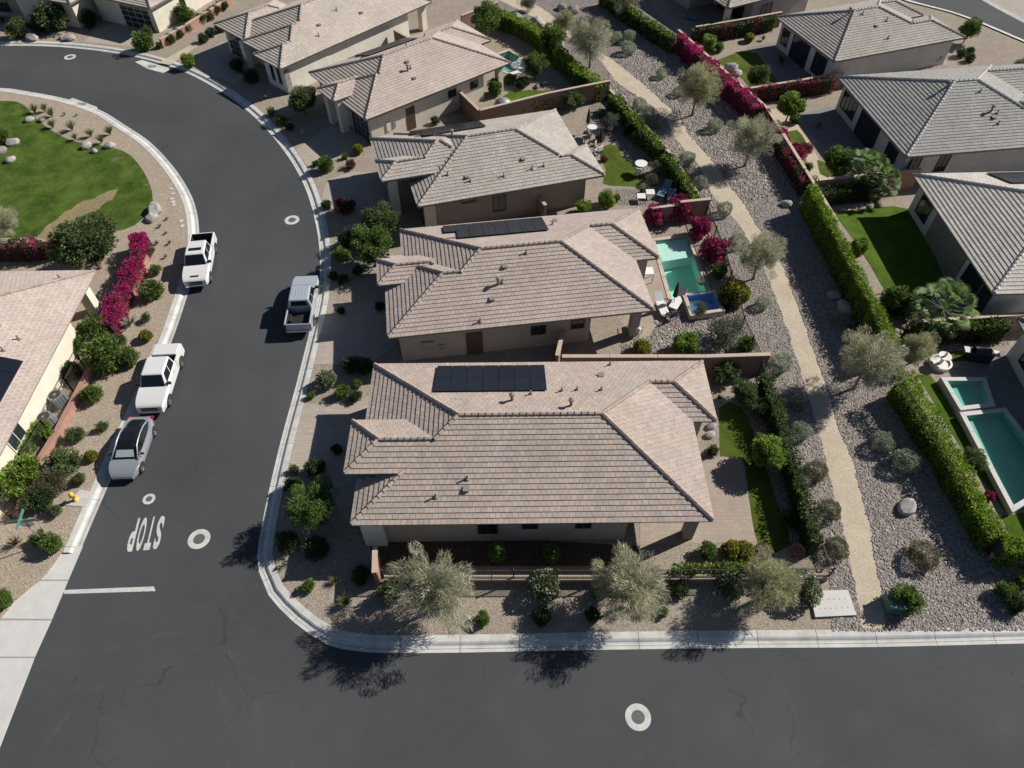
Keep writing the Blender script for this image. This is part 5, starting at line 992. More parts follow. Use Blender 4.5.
def lumps(x, rng_seed):
    return .5*np.sin(x*1.7+rng_seed)+.3*np.sin(x*3.9+rng_seed*2)+.2*np.sin(x*8.3+rng_seed*3)
def hedge(name, pts, width, z0, zs, pal, label, seed, per_m=420, leaf=.11, mix=None, rough=.14, gap=0., top_only=False):
    """one continuous hedge: added dark core box as occluder and a skin of leaves that is uneven along its length"""
    zs = zs if hasattr(zs, '__len__') else [zs]*len(pts); z1 = max(zs); pc = length_cum(pts)
    rng = np.random.default_rng(seed); line = spline(pts, .5); cum = np.array(length_cum(line)); L = cum[-1]; N = int(L*per_m)
    s = rng.uniform(0, L, N); lx = np.interp(s, cum, [p[0] for p in line]); ly = np.interp(s, cum, [p[1] for p in line])
    ln = offset(line, 1.); nx = np.interp(s, cum, [q[0]-p[0] for p, q in zip(line, ln)]); ny = np.interp(s, cum, [q[1]-p[1] for p, q in zip(line, ln)])
    wv = width/2*(1+rough*1.6*lumps(s, seed)); hv = np.interp(s/L*pc[-1], pc, zs)+rough*1.2*lumps(s*1.13, seed+5)
    f = rng.uniform(size=N); h = z1-z0; pt = width/(width+2*h); skin = rng.uniform(0, 1, N)**2*.22
    side = np.where(rng.uniform(size=N) < .5, 1., -1.); top = f < pt*1.25
    off = np.where(top, rng.uniform(-1, 1, N)*wv, side*(wv-skin)); zz = np.where(top, hv-skin*.8+rng.normal(0, .05, N), z0+rng.uniform(0, 1, N)*(hv-z0))
    P = np.c_[lx+nx*off, ly+ny*off, zz]; P += rng.normal(0, .035, P.shape)
    outv = np.c_[nx*np.sign(off)*np.where(top, .2, 1), ny*np.sign(off)*np.where(top, .2, 1), np.where(top, 1., .25)]
    cl = (s*2.2).astype(int)*3+np.where(top, 0, np.where(side > 0, 1, 2)); cols = pick_cols(pal, N, rng, cl, .2)
    if mix: m = lumps(s*.9, seed+9)+rng.normal(0, .35, N) > mix[1]; cols[m] = np.array(mix[0])[rng.integers(0, len(mix[0]), m.sum())]*rng.uniform(.8, 1.2, (m.sum(), 1))
    e = empty(name, (0, 0, 0)); tag(e, label, 'hedge', 'hedges and flowering walls')
    me = leaves_mesh('foliage', P, leaf, cols, rng, .5, outv); o = bpy.data.objects.new('foliage', me); COL.objects.link(o); o.parent = e
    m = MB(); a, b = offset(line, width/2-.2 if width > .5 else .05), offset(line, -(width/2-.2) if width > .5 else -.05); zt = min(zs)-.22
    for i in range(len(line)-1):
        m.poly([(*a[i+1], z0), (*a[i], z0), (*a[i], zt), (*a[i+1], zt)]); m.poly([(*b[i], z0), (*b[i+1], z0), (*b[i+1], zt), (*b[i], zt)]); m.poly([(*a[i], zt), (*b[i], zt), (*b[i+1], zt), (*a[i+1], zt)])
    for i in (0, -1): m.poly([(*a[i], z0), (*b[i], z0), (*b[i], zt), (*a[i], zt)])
    m.build('dark_core', 'hedge_core', e)  # dark core added inside the leaves to block light
hedge('clipped_hedge', [(24.10,48.72),(24.40,43.37),(24.62,37.57),(24.87,31.52)], .72, .1, 2.65, HD, 'tall clipped hedge along the right cobbles beside the deep lawn', 1, 1100, .075)
hedge('clipped_hedge', [(24.76,29.00), (25.22,26.34), (25.74,22.95), (26.12,19.43), (26.36,17.97)], .95, .1, [2.55, 2.4, 2.05, 1.8, 1.7], HD, 'clipped hedge along the right cobbles beside the long pool', 2, 1200, .075)
hedge('clipped_hedge', [(26.26,17.63),(27.60,17.39),(30.14,17.16)], 1.1, .1, 1.8, HD, 'short hedge turning away at the lower end of the pool garden', 3, 1000, .075)
hedge('clipped_hedge', [(26.81,33.51),(30.06,33.89),(34.15,34.08)], .8, .1, 1.75, DK+HD[:1], 'dark hedge along the wall between pool garden and deep lawn', 4, 420)
hedge('clipped_hedge', [(-2.24,82.97),(1.09,79.97),(3.50,76.41),(6.33,70.09),(8.92,66.12)], 1.2, .1, 1.85, HD, 'long clipped hedge behind the fourth and fifth gardens', 5, 420)
hedge('clipped_hedge', [(9.62,64.97),(11.27,60.65),(13.17,55.56)], .9, .1, 1.6, HD+DK, 'hedge behind the third garden, far half', 6, 420)
hedge('clipped_hedge', [(13.41,54.78),(14.21,51.95),(15.14,47.93)], .8, .1, 1.6, HD+DK, 'hedge behind the third garden, near half', 7, 420)
hedge('clipped_hedge', [(10.51,88.31),(14.16,81.45),(17.16,76.18)], .9, .1, 1.85, HD+DK, 'hedge at the far top behind the covered patio house', 8, 420)
hedge('bougainvillea_hedge', [(17.81,76.42),(19.65,71.14),(21.55,65.93),(23.07,61.87)], 1.0, .1, 2.0, BG, 'magenta bougainvillea along the wall behind the far small lawn', 9, 800, .085, (MG, .95), .3)
hedge('bougainvillea_hedge', [(23.44,61.52),(23.84,56.98),(24.27,53.42),(24.49,50.66)], .55, .1, 1.6, BG+DK, 'thinner bougainvillea along the wall beside the curved garden walk', 10, 450, .09, (DK, .45))
hedge('bougainvillea_hedge', [(22.51,65.54),(27.15,66.69),(31.98,67.86)], .6, .1, 1.75, BG+DK, 'bougainvillea trailing over the wall between far and middle grey houses', 11, 400, .09, (DK, .5))
hedge('bougainvillea_hedge', [(19.44,78.26),(24.37,79.70),(29.15,81.42)], .6, .1, 1.7, DK+MG, 'dark creeper with pink flowers on the farthest garden wall', 12, 330, .10, (BG, .55))
hedge('bougainvillea_hedge', [(-29.05,44.11),(-28.49,42.21),(-28.16,39.07),(-28.15,36.75),(-27.93,34.19)], .95, .1, 1.6, BG, 'magenta bougainvillea mass along the left house side wall', 13, 1200, .075, (MG, .85), .2)
hedge('bougainvillea_hedge', [(-41.22,42.44),(-38.29,42.67),(-34.98,42.79)], 1.0, .1, 1.6, BG+DK, 'magenta bougainvillea hedge between park lawn and left house', 14, 700, .08, (DK, .4), .25)
hedge('low_hedge', [(8.64,16.57),(10.10,16.63),(11.98,16.63),(13.42,16.57)], .55, .1, .95, HD+MG, 'low hedge on the wall under the patio fence', 15, 420, .08)
hedge('low_hedge', [(16.31,29.60),(16.45,26.15),(16.47,22.59),(16.48,19.14),(16.48,17.75)], .75, .1, 1.75, DK+HD[:1], 'dark hedge inside the path fence of the corner house', 16, 480, .08)
hedge('low_hedge', [(-3.00,61.52),(0.76,63.30),(4.64,64.95)], .5, .1, 1.3, MG+DK, 'creeper row along the wall between third and fourth gardens', 17, 300, .09)
hedge('low_hedge', [(24.82,49.29),(27.71,49.84),(30.81,50.40)], .9, .1, 1.5, DK, 'dark shrubs along the brick dividing wall', 18, 380, .10)

# ------------------------------------------------------------------ garden surfaces
def surf(name, pts, z, mat): return tag(sheet(name, pts, z, mat), kind='structure')
surf('driveway', [(-13.54,28.31),(-10.37,28.31),(-9.17,29.06),(-8.91,27.02),(-9.17,23.27),(-8.71,19.89),(-9.57,19.89),(-10.75,21.88),(-13.68,23.84)], .130, 'driveway_pavers')
surf('driveway', [(-13.64,31.75),(-13.65,34.94),(-13.39,36.33),(-12.18,37.36),(-8.82,37.99),(-8.06,33.50),(-9.53,31.93),(-11.32,31.66)], .130, 'driveway_pavers')
surf('driveway', [(-16.13,49.26),(-16.07,52.95),(-14.24,54.15),(-11.25,54.15),(-10.54,49.40),(-13.29,48.72),(-15.03,48.19)], .130, 'driveway_pavers')
surf('driveway', [(-19.66,57.59),(-18.12,60.24),(-16.01,63.04),(-13.72,60.93),(-13.37,58.24),(-15.53,56.78),(-17.81,54.45)], .130, 'driveway_pavers')
surf('driveway', [(-34.03,73.28),(-31.87,78.69),(-29.78,79.16),(-26.45,74.15),(-28.27,69.52),(-30.68,70.95)], .130, 'driveway_pavers')
surf('driveway', [(-47.03,78.69),(-47.01,81.59),(-45.53,83.09),(-39.75,82.09),(-39.93,79.16),(-41.36,77.52)], .130, 'driveway_pavers')
surf('garden_walk', [(-37.39,73.93),(-34.72,78.69),(-33.95,79.88),(-33.49,79.40),(-35.99,73.49)], .134, 'path_granite')
surf('patio', [(7.39,20.41),(7.15,18.33),(13.73,18.51),(13.99,24.13),(11.80,24.21),(11.34,23.27)], .130, 'patio_pavers')
surf('lawn', spline([(13.35,27.98),(14.10,28.47),(14.84,27.98),(15.19,25.47),(15.43,21.20),(15.53,18.33),(13.77,18.45),(14.05,24.13),(12.73,24.28)]), .134, 'turf')
surf('planting_bed', [(15.51,31.93),(16.95,31.66),(17.37,17.31),(15.45,17.55),(15.47,20.87),(15.22,25.32),(14.97,27.98)], .128, 'back_gravel')
surf('side_yard', [(-8.51,19.26),(7.15,18.27),(7.01,17.07),(-7.34,17.07)], .128, 'planting_soil')
surf('patio', [(9.27,42.20),(11.38,44.84),(11.43,45.85),(14.41,46.36),(14.84,37.99),(13.71,37.36),(9.67,34.17),(8.21,33.59)], .128, 'patio_pavers') if 0 else None
for lp in ([(8.61,41.05),(10.57,44.72),(11.37,44.72),(11.78,37.67),(9.70,34.45),(7.64,33.50)],): surf('patio', lp, .130, 'patio_pavers')
surf('garden_gravel', [(7.64,33.50),(9.70,34.45),(11.68,37.46),(15.15,38.09),(16.65,35.73),(17.16,32.29),(7.38,32.29)], .128, 'cobble_bed')
surf('lawn', spline([(8.23,58.07),(9.00,58.57),(9.62,58.24),(9.92,56.62),(10.72,55.68),(11.32,54.75),(11.64,52.95),(10.74,51.93),(9.47,52.07),(7.86,52.37),(8.29,54.45),(7.91,56.31),(8.23,58.07)]), .132, 'turf')
surf('garden_gravel', [(7.66,65.62),(9.89,66.38),(14.92,49.54),(11.70,49.26),(8.37,49.40),(8.07,51.79),(10.95,51.50),(11.81,52.95),(11.38,55.21),(9.95,56.94),(9.49,58.90),(8.11,58.90),(6.92,61.80)], .128, 'back_gravel')
surf('lawn', spline([(-0.20,67.93),(1.81,68.32),(3.62,68.12),(4.81,67.93),(5.09,67.34),(2.77,66.57),(0.59,65.62),(-0.98,65.24),(-1.48,66.19),(-0.20,67.93)]), .132, 'bright_turf')
surf('patio', [(-3.55,72.42),(-1.31,77.99),(0.33,77.29),(2.52,73.28),(0.82,69.93),(-1.21,68.72)], .128, 'grey_pavers') if 0 else None
surf('lawn', [(21.52,74.37),(24.73,76.60),(26.36,76.15),(27.14,69.93),(23.97,68.92),(23.39,71.58)], .132, 'turf')
surf('patio', [(25.31,77.29),(28.90,78.69),(30.59,74.59),(32.52,72.00),(28.37,69.93),(27.24,70.33),(26.52,76.38)], .128, 'grey_pavers')
surf('lawn', spline([(25.58,60.58),(26.79,60.93),(27.09,59.23),(27.11,58.24),(26.19,58.24),(25.62,58.90),(25.58,60.58)]), .132, 'turf'); surf('lawn', spline([(27.32,55.99),(27.86,55.68),(28.01,53.69),(27.53,53.25),(27.00,53.84),(27.32,55.99)]), .132, 'turf')
surf('patio', [(27.37,63.58),(32.01,65.62),(33.49,57.59),(30.04,55.21),(28.76,57.59),(27.92,59.90)], .128, 'grey_pavers')
surf('garden_walk', spline([(24.41,64.13),(27.20,65.24),(27.89,64.13),(27.14,62.33),(27.37,59.23),(27.50,56.31),(27.26,53.54),(27.97,52.95),(26.59,52.37),(26.11,54.45),(26.57,57.59),(25.92,60.07),(25.46,61.28),(24.57,62.33),(24.41,64.13)]), .130, 'path_granite')
surf('lawn', [(26.59,48.45),(31.83,49.26),(33.39,48.72),(32.64,39.93),(30.63,37.78),(28.15,35.93),(27.81,37.46),(27.54,41.85),(27.09,45.47)], .132, 'bright_turf')
surf('lawn', [(27.17,30.86),(28.04,30.68),(28.18,29.82),(28.90,20.48),(28.50,20.35),(27.92,23.27),(27.57,26.24)], .132, 'bright_turf'); surf('lawn', [(28.12,20.15),(29.91,20.41),(30.77,18.64),(28.05,18.45)], .132, 'bright_turf'); surf('lawn', [(28.44,32.85),(31.96,33.03),(31.58,32.11),(28.38,31.75)], .132, 'turf')
surf('patio', [(29.12,31.04),(30.34,31.57),(35.00,33.50),(37.02,26.24),(31.51,22.57),(31.12,28.64),(31.52,30.51)], .128, 'grey_pavers')
surf('garden_gravel', [(27.63,34.45),(35.23,34.94),(34.59,33.50),(30.24,33.03),(27.75,32.85)], .127, 'back_gravel')

# ------------------------------------------------------------------ loose stones on the verge
def stones(name, poly, n, smin, smax, holes, seed, label, z=.13):
    rng = np.random.default_rng(seed); a = np.array(poly); lo, hi = a.min(0), a.max(0); X = rng.uniform(lo[0], hi[0], n*4); Y = rng.uniform(lo[1], hi[1], n*4)
    k = inside(poly, X, Y)
    for h in holes: k &= ~inside(h, X, Y)
    X, Y = X[k][:n], Y[k][:n]; n = len(X); base = np.array([(-1, -1, -.5), (1, -1, -.5), (1, 1, -.5), (-1, 1, -.5), (-.6, -.6, .6), (.65, -.55, .5), (.55, .65, .65), (-.6, .55, .5)])
    s = rng.uniform(smin, smax, n)*.5; V = base[None]*rng.uniform(.7, 1.3, (n, 8, 3))*s[:, None, None]; V[:, :, 0] *= rng.uniform(.8, 1.5, (n, 1)); an = rng.uniform(0, 6.28, n); c, d = np.cos(an)[:, None], np.sin(an)[:, None]
    x = V[:, :, 0]*c-V[:, :, 1]*d+X[:, None]; y = V[:, :, 0]*d+V[:, :, 1]*c+Y[:, None]; zz = V[:, :, 2]*.7+z+s[:, None]*.2
    F = np.array([(4, 5, 6, 7), (0, 1, 5, 4), (1, 2, 6, 5), (2, 3, 7, 6), (3, 0, 4, 7)]); idx = (np.arange(n)[:, None, None]*8+F[None]).reshape(-1)
    me = bpy.data.meshes.new(name); me.vertices.add(n*8); me.vertices.foreach_set('co', np.stack([x, y, zz], -1).astype(np.float32).ravel()); me.loops.add(n*20); me.loops.foreach_set('vertex_index', idx.astype(np.int32)); me.polygons.add(n*5)
    me.polygons.foreach_set('loop_start', np.arange(0, n*20, 4, dtype=np.int32)); me.polygons.foreach_set('loop_total', np.full(n*5, 4, dtype=np.int32))
    pal = np.array([(.30, .265, .24), (.34, .305, .28), (.24, .215, .20), (.29, .245, .22), (.385, .35, .325), (.21, .19, .18)]); cc = pal[rng.integers(0, len(pal), n)]*rng.uniform(.85, 1.15, (n, 1))
    at = me.attributes.new('col', 'FLOAT_COLOR', 'FACE'); at.data.foreach_set('color', np.c_[np.repeat(cc, 5, 0), np.ones(n*5)].astype(np.float32).ravel()); me.materials.append(MATS['stone']); me.update(calc_edges=True)
    o = bpy.data.objects.new(name, me); COL.objects.link(o); tag(o, label, 'cobbles', kind='stuff'); return o
near = [p for p in [(16.50,13.49),(17.36,17.07),(17.12,23.27),(17.01,31.93),(16.69,35.93),(16.71,43.14),(16.40,48.45),(25.23,51.79),(26.11,42.20),(26.67,33.50),(26.49,29.90),(26.64,23.84),(26.63,18.15),(27.06,16.61),(29.84,16.72),(28.27,13.54),(21.55,13.49)]]
stones('cobbles', near, 72000, .045, .125, [PATH], 3, 'grey cobbles spread on both sides of the walking path')
stones('cobbles', [(15.51,53.25),(16.40,48.45),(25.23,51.79),(24.45,61.80),(23.24,67.34),(18.53,79.16),(14.69,84.11),(10.41,74.59),(9.46,68.32),(12.19,62.33),(13.72,58.07)], 13000, .08, .19, [PATH], 4, 'cobbles along the far part of the path')
stones('cobbles', [(7.64,33.50),(9.70,34.45),(11.68,37.46),(15.15,38.09),(16.65,35.73),(17.00,32.48),(7.54,32.48)], 2600, .07, .16, [], 5, 'cobbles around the second house loungers')


# ------------------------------------------------------------------ walls and fences
def block_wall(pts, h, label, mat='block_wall', w=.2, cap=True, z0=.0):
    e = empty('garden_wall', (0, 0, 0)); tag(e, label, 'wall', 'garden walls'); m = MB()
    for p, q in zip(pts, pts[1:]): m.obox(p, q, w, z0, .12+h)
    m.build('wall_face', mat, e)
    if cap:
        for p, q in zip(pts, pts[1:]):
            d = Vector((q[0]-p[0], q[1]-p[1])); n = max(1, int(d.length/2.4))
            for i in range(n):
                a = (p[0]+d.x*i/n, p[1]+d.y*i/n); b = (p[0]+d.x*((i+1)/n-.004), p[1]+d.y*((i+1)/n-.004)); m = MB(); m.obox(a, b, w+.08, .12+h, .19+h); m.build('cap_stone', 'wall_cap', e)
    return e
def iron_fence(pts, h, label, z=.12, step=.12, every=2.4):
    e = empty('iron_fence', (0, 0, 0)); tag(e, label, 'fence', 'iron fences'); m = MB(); k = MB()
    for p, q in zip(pts, pts[1:]):
        for zz in (z+.12, z+h-.1): m.obox(p, q, .035, zz, zz+.04)
        L = math.dist(p, q); n = int(L/step)
        for i in range(n): f = (i+.5)/n; x, y = p[0]+(q[0]-p[0])*f, p[1]+(q[1]-p[1])*f; k.box(x-.009, y-.009, z+.06, x+.009, y+.009, z+h)
        n = max(1, round(L/every))
        for i in range(n+1):
            f = i/n; x, y = p[0]+(q[0]-p[0])*f, p[1]+(q[1]-p[1])*f; b = MB(); b.box(x-.04, y-.04, z-.06, x+.04, y+.04, z+h+.06); b.build('post', 'iron', e)
    m.build('rails', 'iron', e); tag(k.build('pickets', 'iron', e), kind='stuff'); return e
fw = [(-6.85,16.15), (4.71,16.15), (16.94,16.26)]
block_wall(fw, .5, 'low dark wall under the iron fence along the corner house street side'); iron_fence(fw, 1.0, 'iron fence on the low wall along the corner house street side', .62)
e = block_wall([(-7.15,15.92), (-7.30,17.43)], 1.6, 'short red block wall end beside the corner house front', 'red_block')
lf = [(16.78,16.71),(16.51,22.52),(16.43,30.72)]
iron_fence(lf, 1.45, 'iron fence between corner house garden and path')
iron_fence([(16.55,31.20),(16.14,34.91),(16.16,41.91),(15.80,47.59)], 1.4, 'iron fence between pool garden and path')
block_wall([(16.88,31.04),(12.61,30.86),(3.22,30.86)], 1.75, 'block wall dividing the corner house from the second garden'); block_wall([(2.96,31.04), (3.47,33.41)], 1.6, 'short gate wall between the corner house and second house')
block_wall([(15.95,47.79),(13.43,47.39)], 1.75, 'block wall stub behind the pool garden bougainvillea'); block_wall([(13.43,47.39),(11.07,46.87)], 1.5, 'wall section behind the left pool bougainvillea') 
block_wall([(9.52,66.76),(3.20,64.31),(-3.02,61.28)], 1.75, 'long block wall dividing the third and fourth gardens'); block_wall([(-3.02,61.28),(-5.50,65.62)], 1.75, 'angled block wall beside the fourth house side yard'); block_wall([(2.69,47.13), (1.59,49.54)], 1.6, 'short gate wall between second and third houses')
block_wall([(-1.61,84.63),(-5.60,81.10)], 1.75, 'block wall at the far end of the fourth garden')
block_wall([(-10.49,75.47), (-12.65,77.75)], 1.7, 'gate wall beside the fifth house')
block_wall([(9.64,66.95),(12.05,61.10),(13.97,55.99),(15.92,48.05)], .75, 'low wall under the third garden hedge')
block_wall([(25.36,50.37),(29.30,51.07),(34.38,51.93)], 1.75, 'red block wall dividing the middle and nearest grey houses', 'red_block'); block_wall([(22.98,65.62),(28.17,67.15),(32.91,68.72)], 1.6, 'block wall dividing the far and middle grey houses')
block_wall([(19.89,78.69),(24.84,80.37),(30.10,82.34)], 1.6, 'block wall beyond the far small lawn'); block_wall([(27.53,34.17),(31.54,34.55),(35.65,34.94)], 1.6, 'block wall dividing the pool garden from the deep lawn')
block_wall([(17.95,78.22),(22.12,66.76),(23.81,62.33),(24.97,50.79),(25.45,45.34)], 1.5, 'rear wall under the bougainvillea right of the path')
block_wall([(26.10,17.43),(27.82,17.07),(31.53,16.84)], .6, 'low wall below the lower pool garden hedge', 'block_wall')
lw = [(-28.19,42.43),(-27.91,39.27),(-28.00,36.13),(-28.16,33.22),(-28.19,29.14),(-28.27,25.77),(-28.49,23.34),(-28.24,20.02)]
block_wall(lw, .55, 'low red block wall along the left house side yard', 'red_block', .32, False); iron_fence(offset(lw, -.45), 1.55, 'iron fence along the left house side yard')
block_wall([(-37.91,77.29),(-36.07,81.10),(-34.40,84.89),(-33.19,88.36)], .9, 'pink block wall beside the far glass garage house', 'red_block', .25)

# ------------------------------------------------------------------ pools
def basin(loop, name, label, depth, mat, water_z, top=.12, cop=.35, coping_mat='coping', ledge=None):
    e = empty(name, (*np.mean(loop, 0), 0)); o = Vector(e.location[:]); tag(e, label, 'pool'); S_ = lambda p, z: (p[0]-o.x, p[1]-o.y, z)
    if area2(loop) < 0: loop = loop[::-1]
    m = MB(); n = len(loop)
    for i in range(n): a, b = loop[i], loop[(i+1) % n]; m.poly([S_(b, top-depth), S_(a, top-depth), S_(a, top), S_(b, top)])
    m.poly([S_(p, top-depth) for p in loop]); m.build('basin', mat, e)
    m = MB(); m.poly([S_(p, water_z) for p in loop]); m.build('water', 'water', e)
    c = np.mean(loop, 0); out = []
    for i in range(n):
        a, b, d = Vector(loop[i-1]), Vector(loop[i]), Vector(loop[(i+1) % n]); e1, e2 = (b-a).normalized(), (d-b).normalized(); n1, n2 = Vector((e1.y, -e1.x)), Vector((e2.y, -e2.x)); k = (n1+n2).normalized(); out.append(tuple(b+k*cop/max(.4, k.dot(n1))))
    for i in range(n):
        j = (i+1) % n; L = math.dist(loop[i], loop[j]); q = max(1, int(L/1.2))
        for s in range(q):
            f0, f1 = s/q+.003, (s+1)/q-.003; P = lambda l, f: (l[i][0]+(l[j][0]-l[i][0])*f, l[i][1]+(l[j][1]-l[i][1])*f)
            A, B, C_, D = P(loop, f0), P(loop, f1), P(out, f1), P(out, f0); m = MB(); z1, z2 = top-.02, top+.05
            m.poly([S_(D, z2), S_(C_, z2), S_(B, z2), S_(A, z2)]); m.poly([S_(A, z1), S_(A, z2), S_(B, z2), S_(B, z1)][::-1]); m.poly([S_(D, z1), S_(C_, z1), S_(C_, z2), S_(D, z2)]); m.build('coping_stone', coping_mat, e)
    return e, S_
p2, S2 = basin(POOL2, 'swimming_pool', 'turquoise swimming pool with pale shallow shelf behind the second house', 1.2, 'pool_plaster', .05, .12, .3)
lg = [(11.37,44.72),(13.99,45.22),(14.13,43.14),(11.71,42.55)]; m = MB(); lg = lg if area2(lg) > 0 else lg[::-1]; m.poly([S2(p, -.15) for p in lg])
for i in range(4): a, b = lg[i], lg[(i+1) % 4]; m.poly([S2(a, -1.05), S2(b, -1.05), S2(b, -.15), S2(a, -.15)])
m.build('shallow_shelf', 'pool_ledge', p2)
basin(POOL4, 'swimming_pool', 'small shaded pool behind the fourth house', .9, 'deep_plaster', .05, .12, .3)
def raised_pool(loop, label, h, mat, wall_mat, bw=.3, name='raised_spa', step=.55):
    if area2(loop) < 0: loop = loop[::-1]
    e = empty(name, (*np.mean(loop, 0), .12)); o = e.location; tag(e, label, 'pool'); S_ = lambda p, z: (p[0]-o.x, p[1]-o.y, z); n = len(loop)
    inn = []
    for i in range(n):
        a, b, d = Vector(loop[i-1]), Vector(loop[i]), Vector(loop[(i+1) % n]); e1, e2 = (b-a).normalized(), (d-b).normalized(); n1, n2 = Vector((-e1.y, e1.x)), Vector((-e2.y, e2.x)); k = (n1+n2).normalized(); inn.append(tuple(b+k*bw/max(.4, k.dot(n1))))
    m = MB(); b_ = MB()
    for i in range(n):
        j = (i+1) % n; m.poly([S_(loop[i], -.05), S_(loop[j], -.05), S_(loop[j], h), S_(loop[i], h)]); b_.poly([S_(inn[j], .02), S_(inn[i], .02), S_(inn[i], h), S_(inn[j], h)])
        L = math.dist(loop[i], loop[j]); q = max(1, int(L/step))
        for s in range(q):
            f0, f1 = s/q+.006/L, (s+1)/q-.006/L; P = lambda l, f: (l[i][0]+(l[j][0]-l[i][0])*f, l[i][1]+(l[j][1]-l[i][1])*f); A, B, C_, D = P(loop, f0), P(loop, f1), P(inn, f1), P(inn, f0); z2 = h+.05+rnd.uniform(-.012, .012)
            c = MB(); c.poly([S_(A, z2), S_(B, z2), S_(C_, z2), S_(D, z2)]); c.poly([S_(A, h-.01), S_(B, h-.01), S_(B, z2), S_(A, z2)]); c.poly([S_(C_, h-.01), S_(D, h-.01), S_(D, z2), S_(C_, z2)]); c.build('rim_stone', wall_mat, e)
    m.build('wall_face', wall_mat, e); b_.poly([S_(p, .02) for p in inn]); b_.build('basin', mat, e); w = MB(); w.poly([S_(p, h-.07) for p in inn]); w.build('water', 'water', e); return e
raised_pool([(12.44,38.12),(14.93,38.54),(15.25,36.36),(12.66,35.85)], 'raised spa of blue water with stone rim behind the second house', .45, 'spa_tile', 'coping', .28)
raised_pool([(28.28,30.19),(31.26,30.19),(30.87,27.77),(28.50,27.45)], 'square raised spa above the long pool', .42, 'deep_plaster', 'pale_concrete', .3, step=1.3)
raised_pool([(28.38,27.29),(31.47,27.69),(32.41,22.19),(28.54,20.13)], 'long raised green pool in the right garden', .4, 'deep_plaster', 'pale_concrete', .3, 'swimming_pool', 1.4)
water5 = None

# ------------------------------------------------------------------ boulders, furniture, fittings
def boulder(p, r, label, mat='boulder', seed=0):
    bm = bmesh.new(); bmesh.ops.create_icosphere(bm, subdivisions=2, radius=1.); rng = np.random.default_rng(seed)
    ax = rng.normal(size=(7, 3)); ax /= np.linalg.norm(ax, axis=1)[:, None]; lim = rng.uniform(.62, .95, 7)
    for v in bm.verts:
        c = np.array(v.co)
        for a, l in zip(ax, lim):
            d = c@a
            if d > l: c = c-a*(d-l)
        c = c*(1+rng.normal(0, .025)); v.co = (c[0]*1.15, c[1]*.85, c[2]*.7)
    me = bpy.data.meshes.new('boulder'); bm.to_mesh(me); bm.free(); me.materials.append(MATS[mat]); o = bpy.data.objects.new('boulder', me); COL.objects.link(o); o.location = (*p, .12+r*.28); o.scale = (r, r, r); o.rotation_euler.z = rng.uniform(0, 6.28); tag(o, label, 'boulder', 'boulders')
for i, (p, r, mt, lab) in enumerate((
 ((22.81,20.64), .6, 'boulder', 'large pale boulder half in hedge shadow on the right cobbles'), ((22.96,49.29), .5, 'boulder', 'boulder in shade right of the path opposite the bougainvillea'), ((23.73,38.33), .5, 'boulder', 'upper of two boulders in the long hedge shadow'), ((24.06,36.97), .7, 'boulder', 'lower of two boulders in the long hedge shadow'),
 ((7.11,86.31), .9, 'dark_boulder', 'dark boulder at the far path'), ((5.97,86.84), .7, 'boulder', 'pale boulder beside the dark far boulder'), ((2.94,82.68), 1.0, 'boulder', 'white boulder left of the far path'), ((5.12,77.83), .65, 'boulder', 'round boulder between hedge and far olive tree'), ((0.46,84.47), .7, 'dark_boulder', 'brown boulder by the far hedge'),
 ((-46.00,62.55), 0.43, 'boulder', 'left boulder in the park grass tufts'), ((-44.81,62.55), 0.37, 'dark_boulder', 'second boulder in the park grass tufts'), ((-38.88,58.11), 0.53, 'boulder', 'pale park boulder nearest the lawn point'), ((-37.89,57.30), 0.33, 'boulder', 'small white rock below the pale park boulder'), ((-36.69,58.11), 0.49, 'boulder', 'right boulder of the park row'), ((-45.86,58.61), 0.59, 'boulder', 'large boulder at the left lawn edge'), ((-44.81,55.87), 0.47, 'boulder', 'boulder below the large left lawn boulder'), ((-46.34,57.14), .6, 'dark_boulder', 'grey rock at the left picture edge'),
 ((-29.55,48.61), .75, 'boulder', 'larger white boulder at the lawn corner by the street'), ((-29.46,47.55), .6, 'boulder', 'smaller white boulder at the lawn corner by the street'), ((-52.89,79.25), .7, 'boulder', 'white boulder at the top left kerb'), ((-48.74,79.23), .6, 'boulder', 'flat rocks at the far driveway edge'), ((-49.72,79.47), .4, 'dark_boulder', 'brown rock at the far driveway edge'),
 ((-21.62,62.90), .45, 'boulder', 'white rock at the fourth house kerb'), ((-19.54,60.45), .35, 'boulder', 'small white rock beside the fourth driveway'), ((-12.91,46.13), .6, 'boulder', 'pale boulder in the second house front planting'), ((-12.84,42.81), .5, 'boulder', 'white rock under the bright front tree'), ((12.37,25.79), .32, 'boulder', 'pale rock behind the corner house wall'), ((12.62,26.49), .35, 'boulder', 'small rock behind the corner house wall'), ((22.81,72.49), .8, 'boulder', 'boulder pile beside the far small lawn'), ((23.24,71.42), .6, 'boulder', 'lower rock beside the far small lawn'), ((15.56,72.69), .4, 'dark_boulder', 'dark rock right of the far path') if 0 else ((3.35,69.37), .4, 'dark_boulder', 'small rock at the back of the bright lawn'),
 ((2.52,68.77), .35, 'dark_boulder', 'second small rock at the back of the bright lawn'), ((16.23,39.95), .35, 'boulder', 'white rock beside the pool at the fence'), ((14.26,39.95), .4, 'boulder', 'white rock at the pool edge'))): boulder(p, r, lab, mt, i)
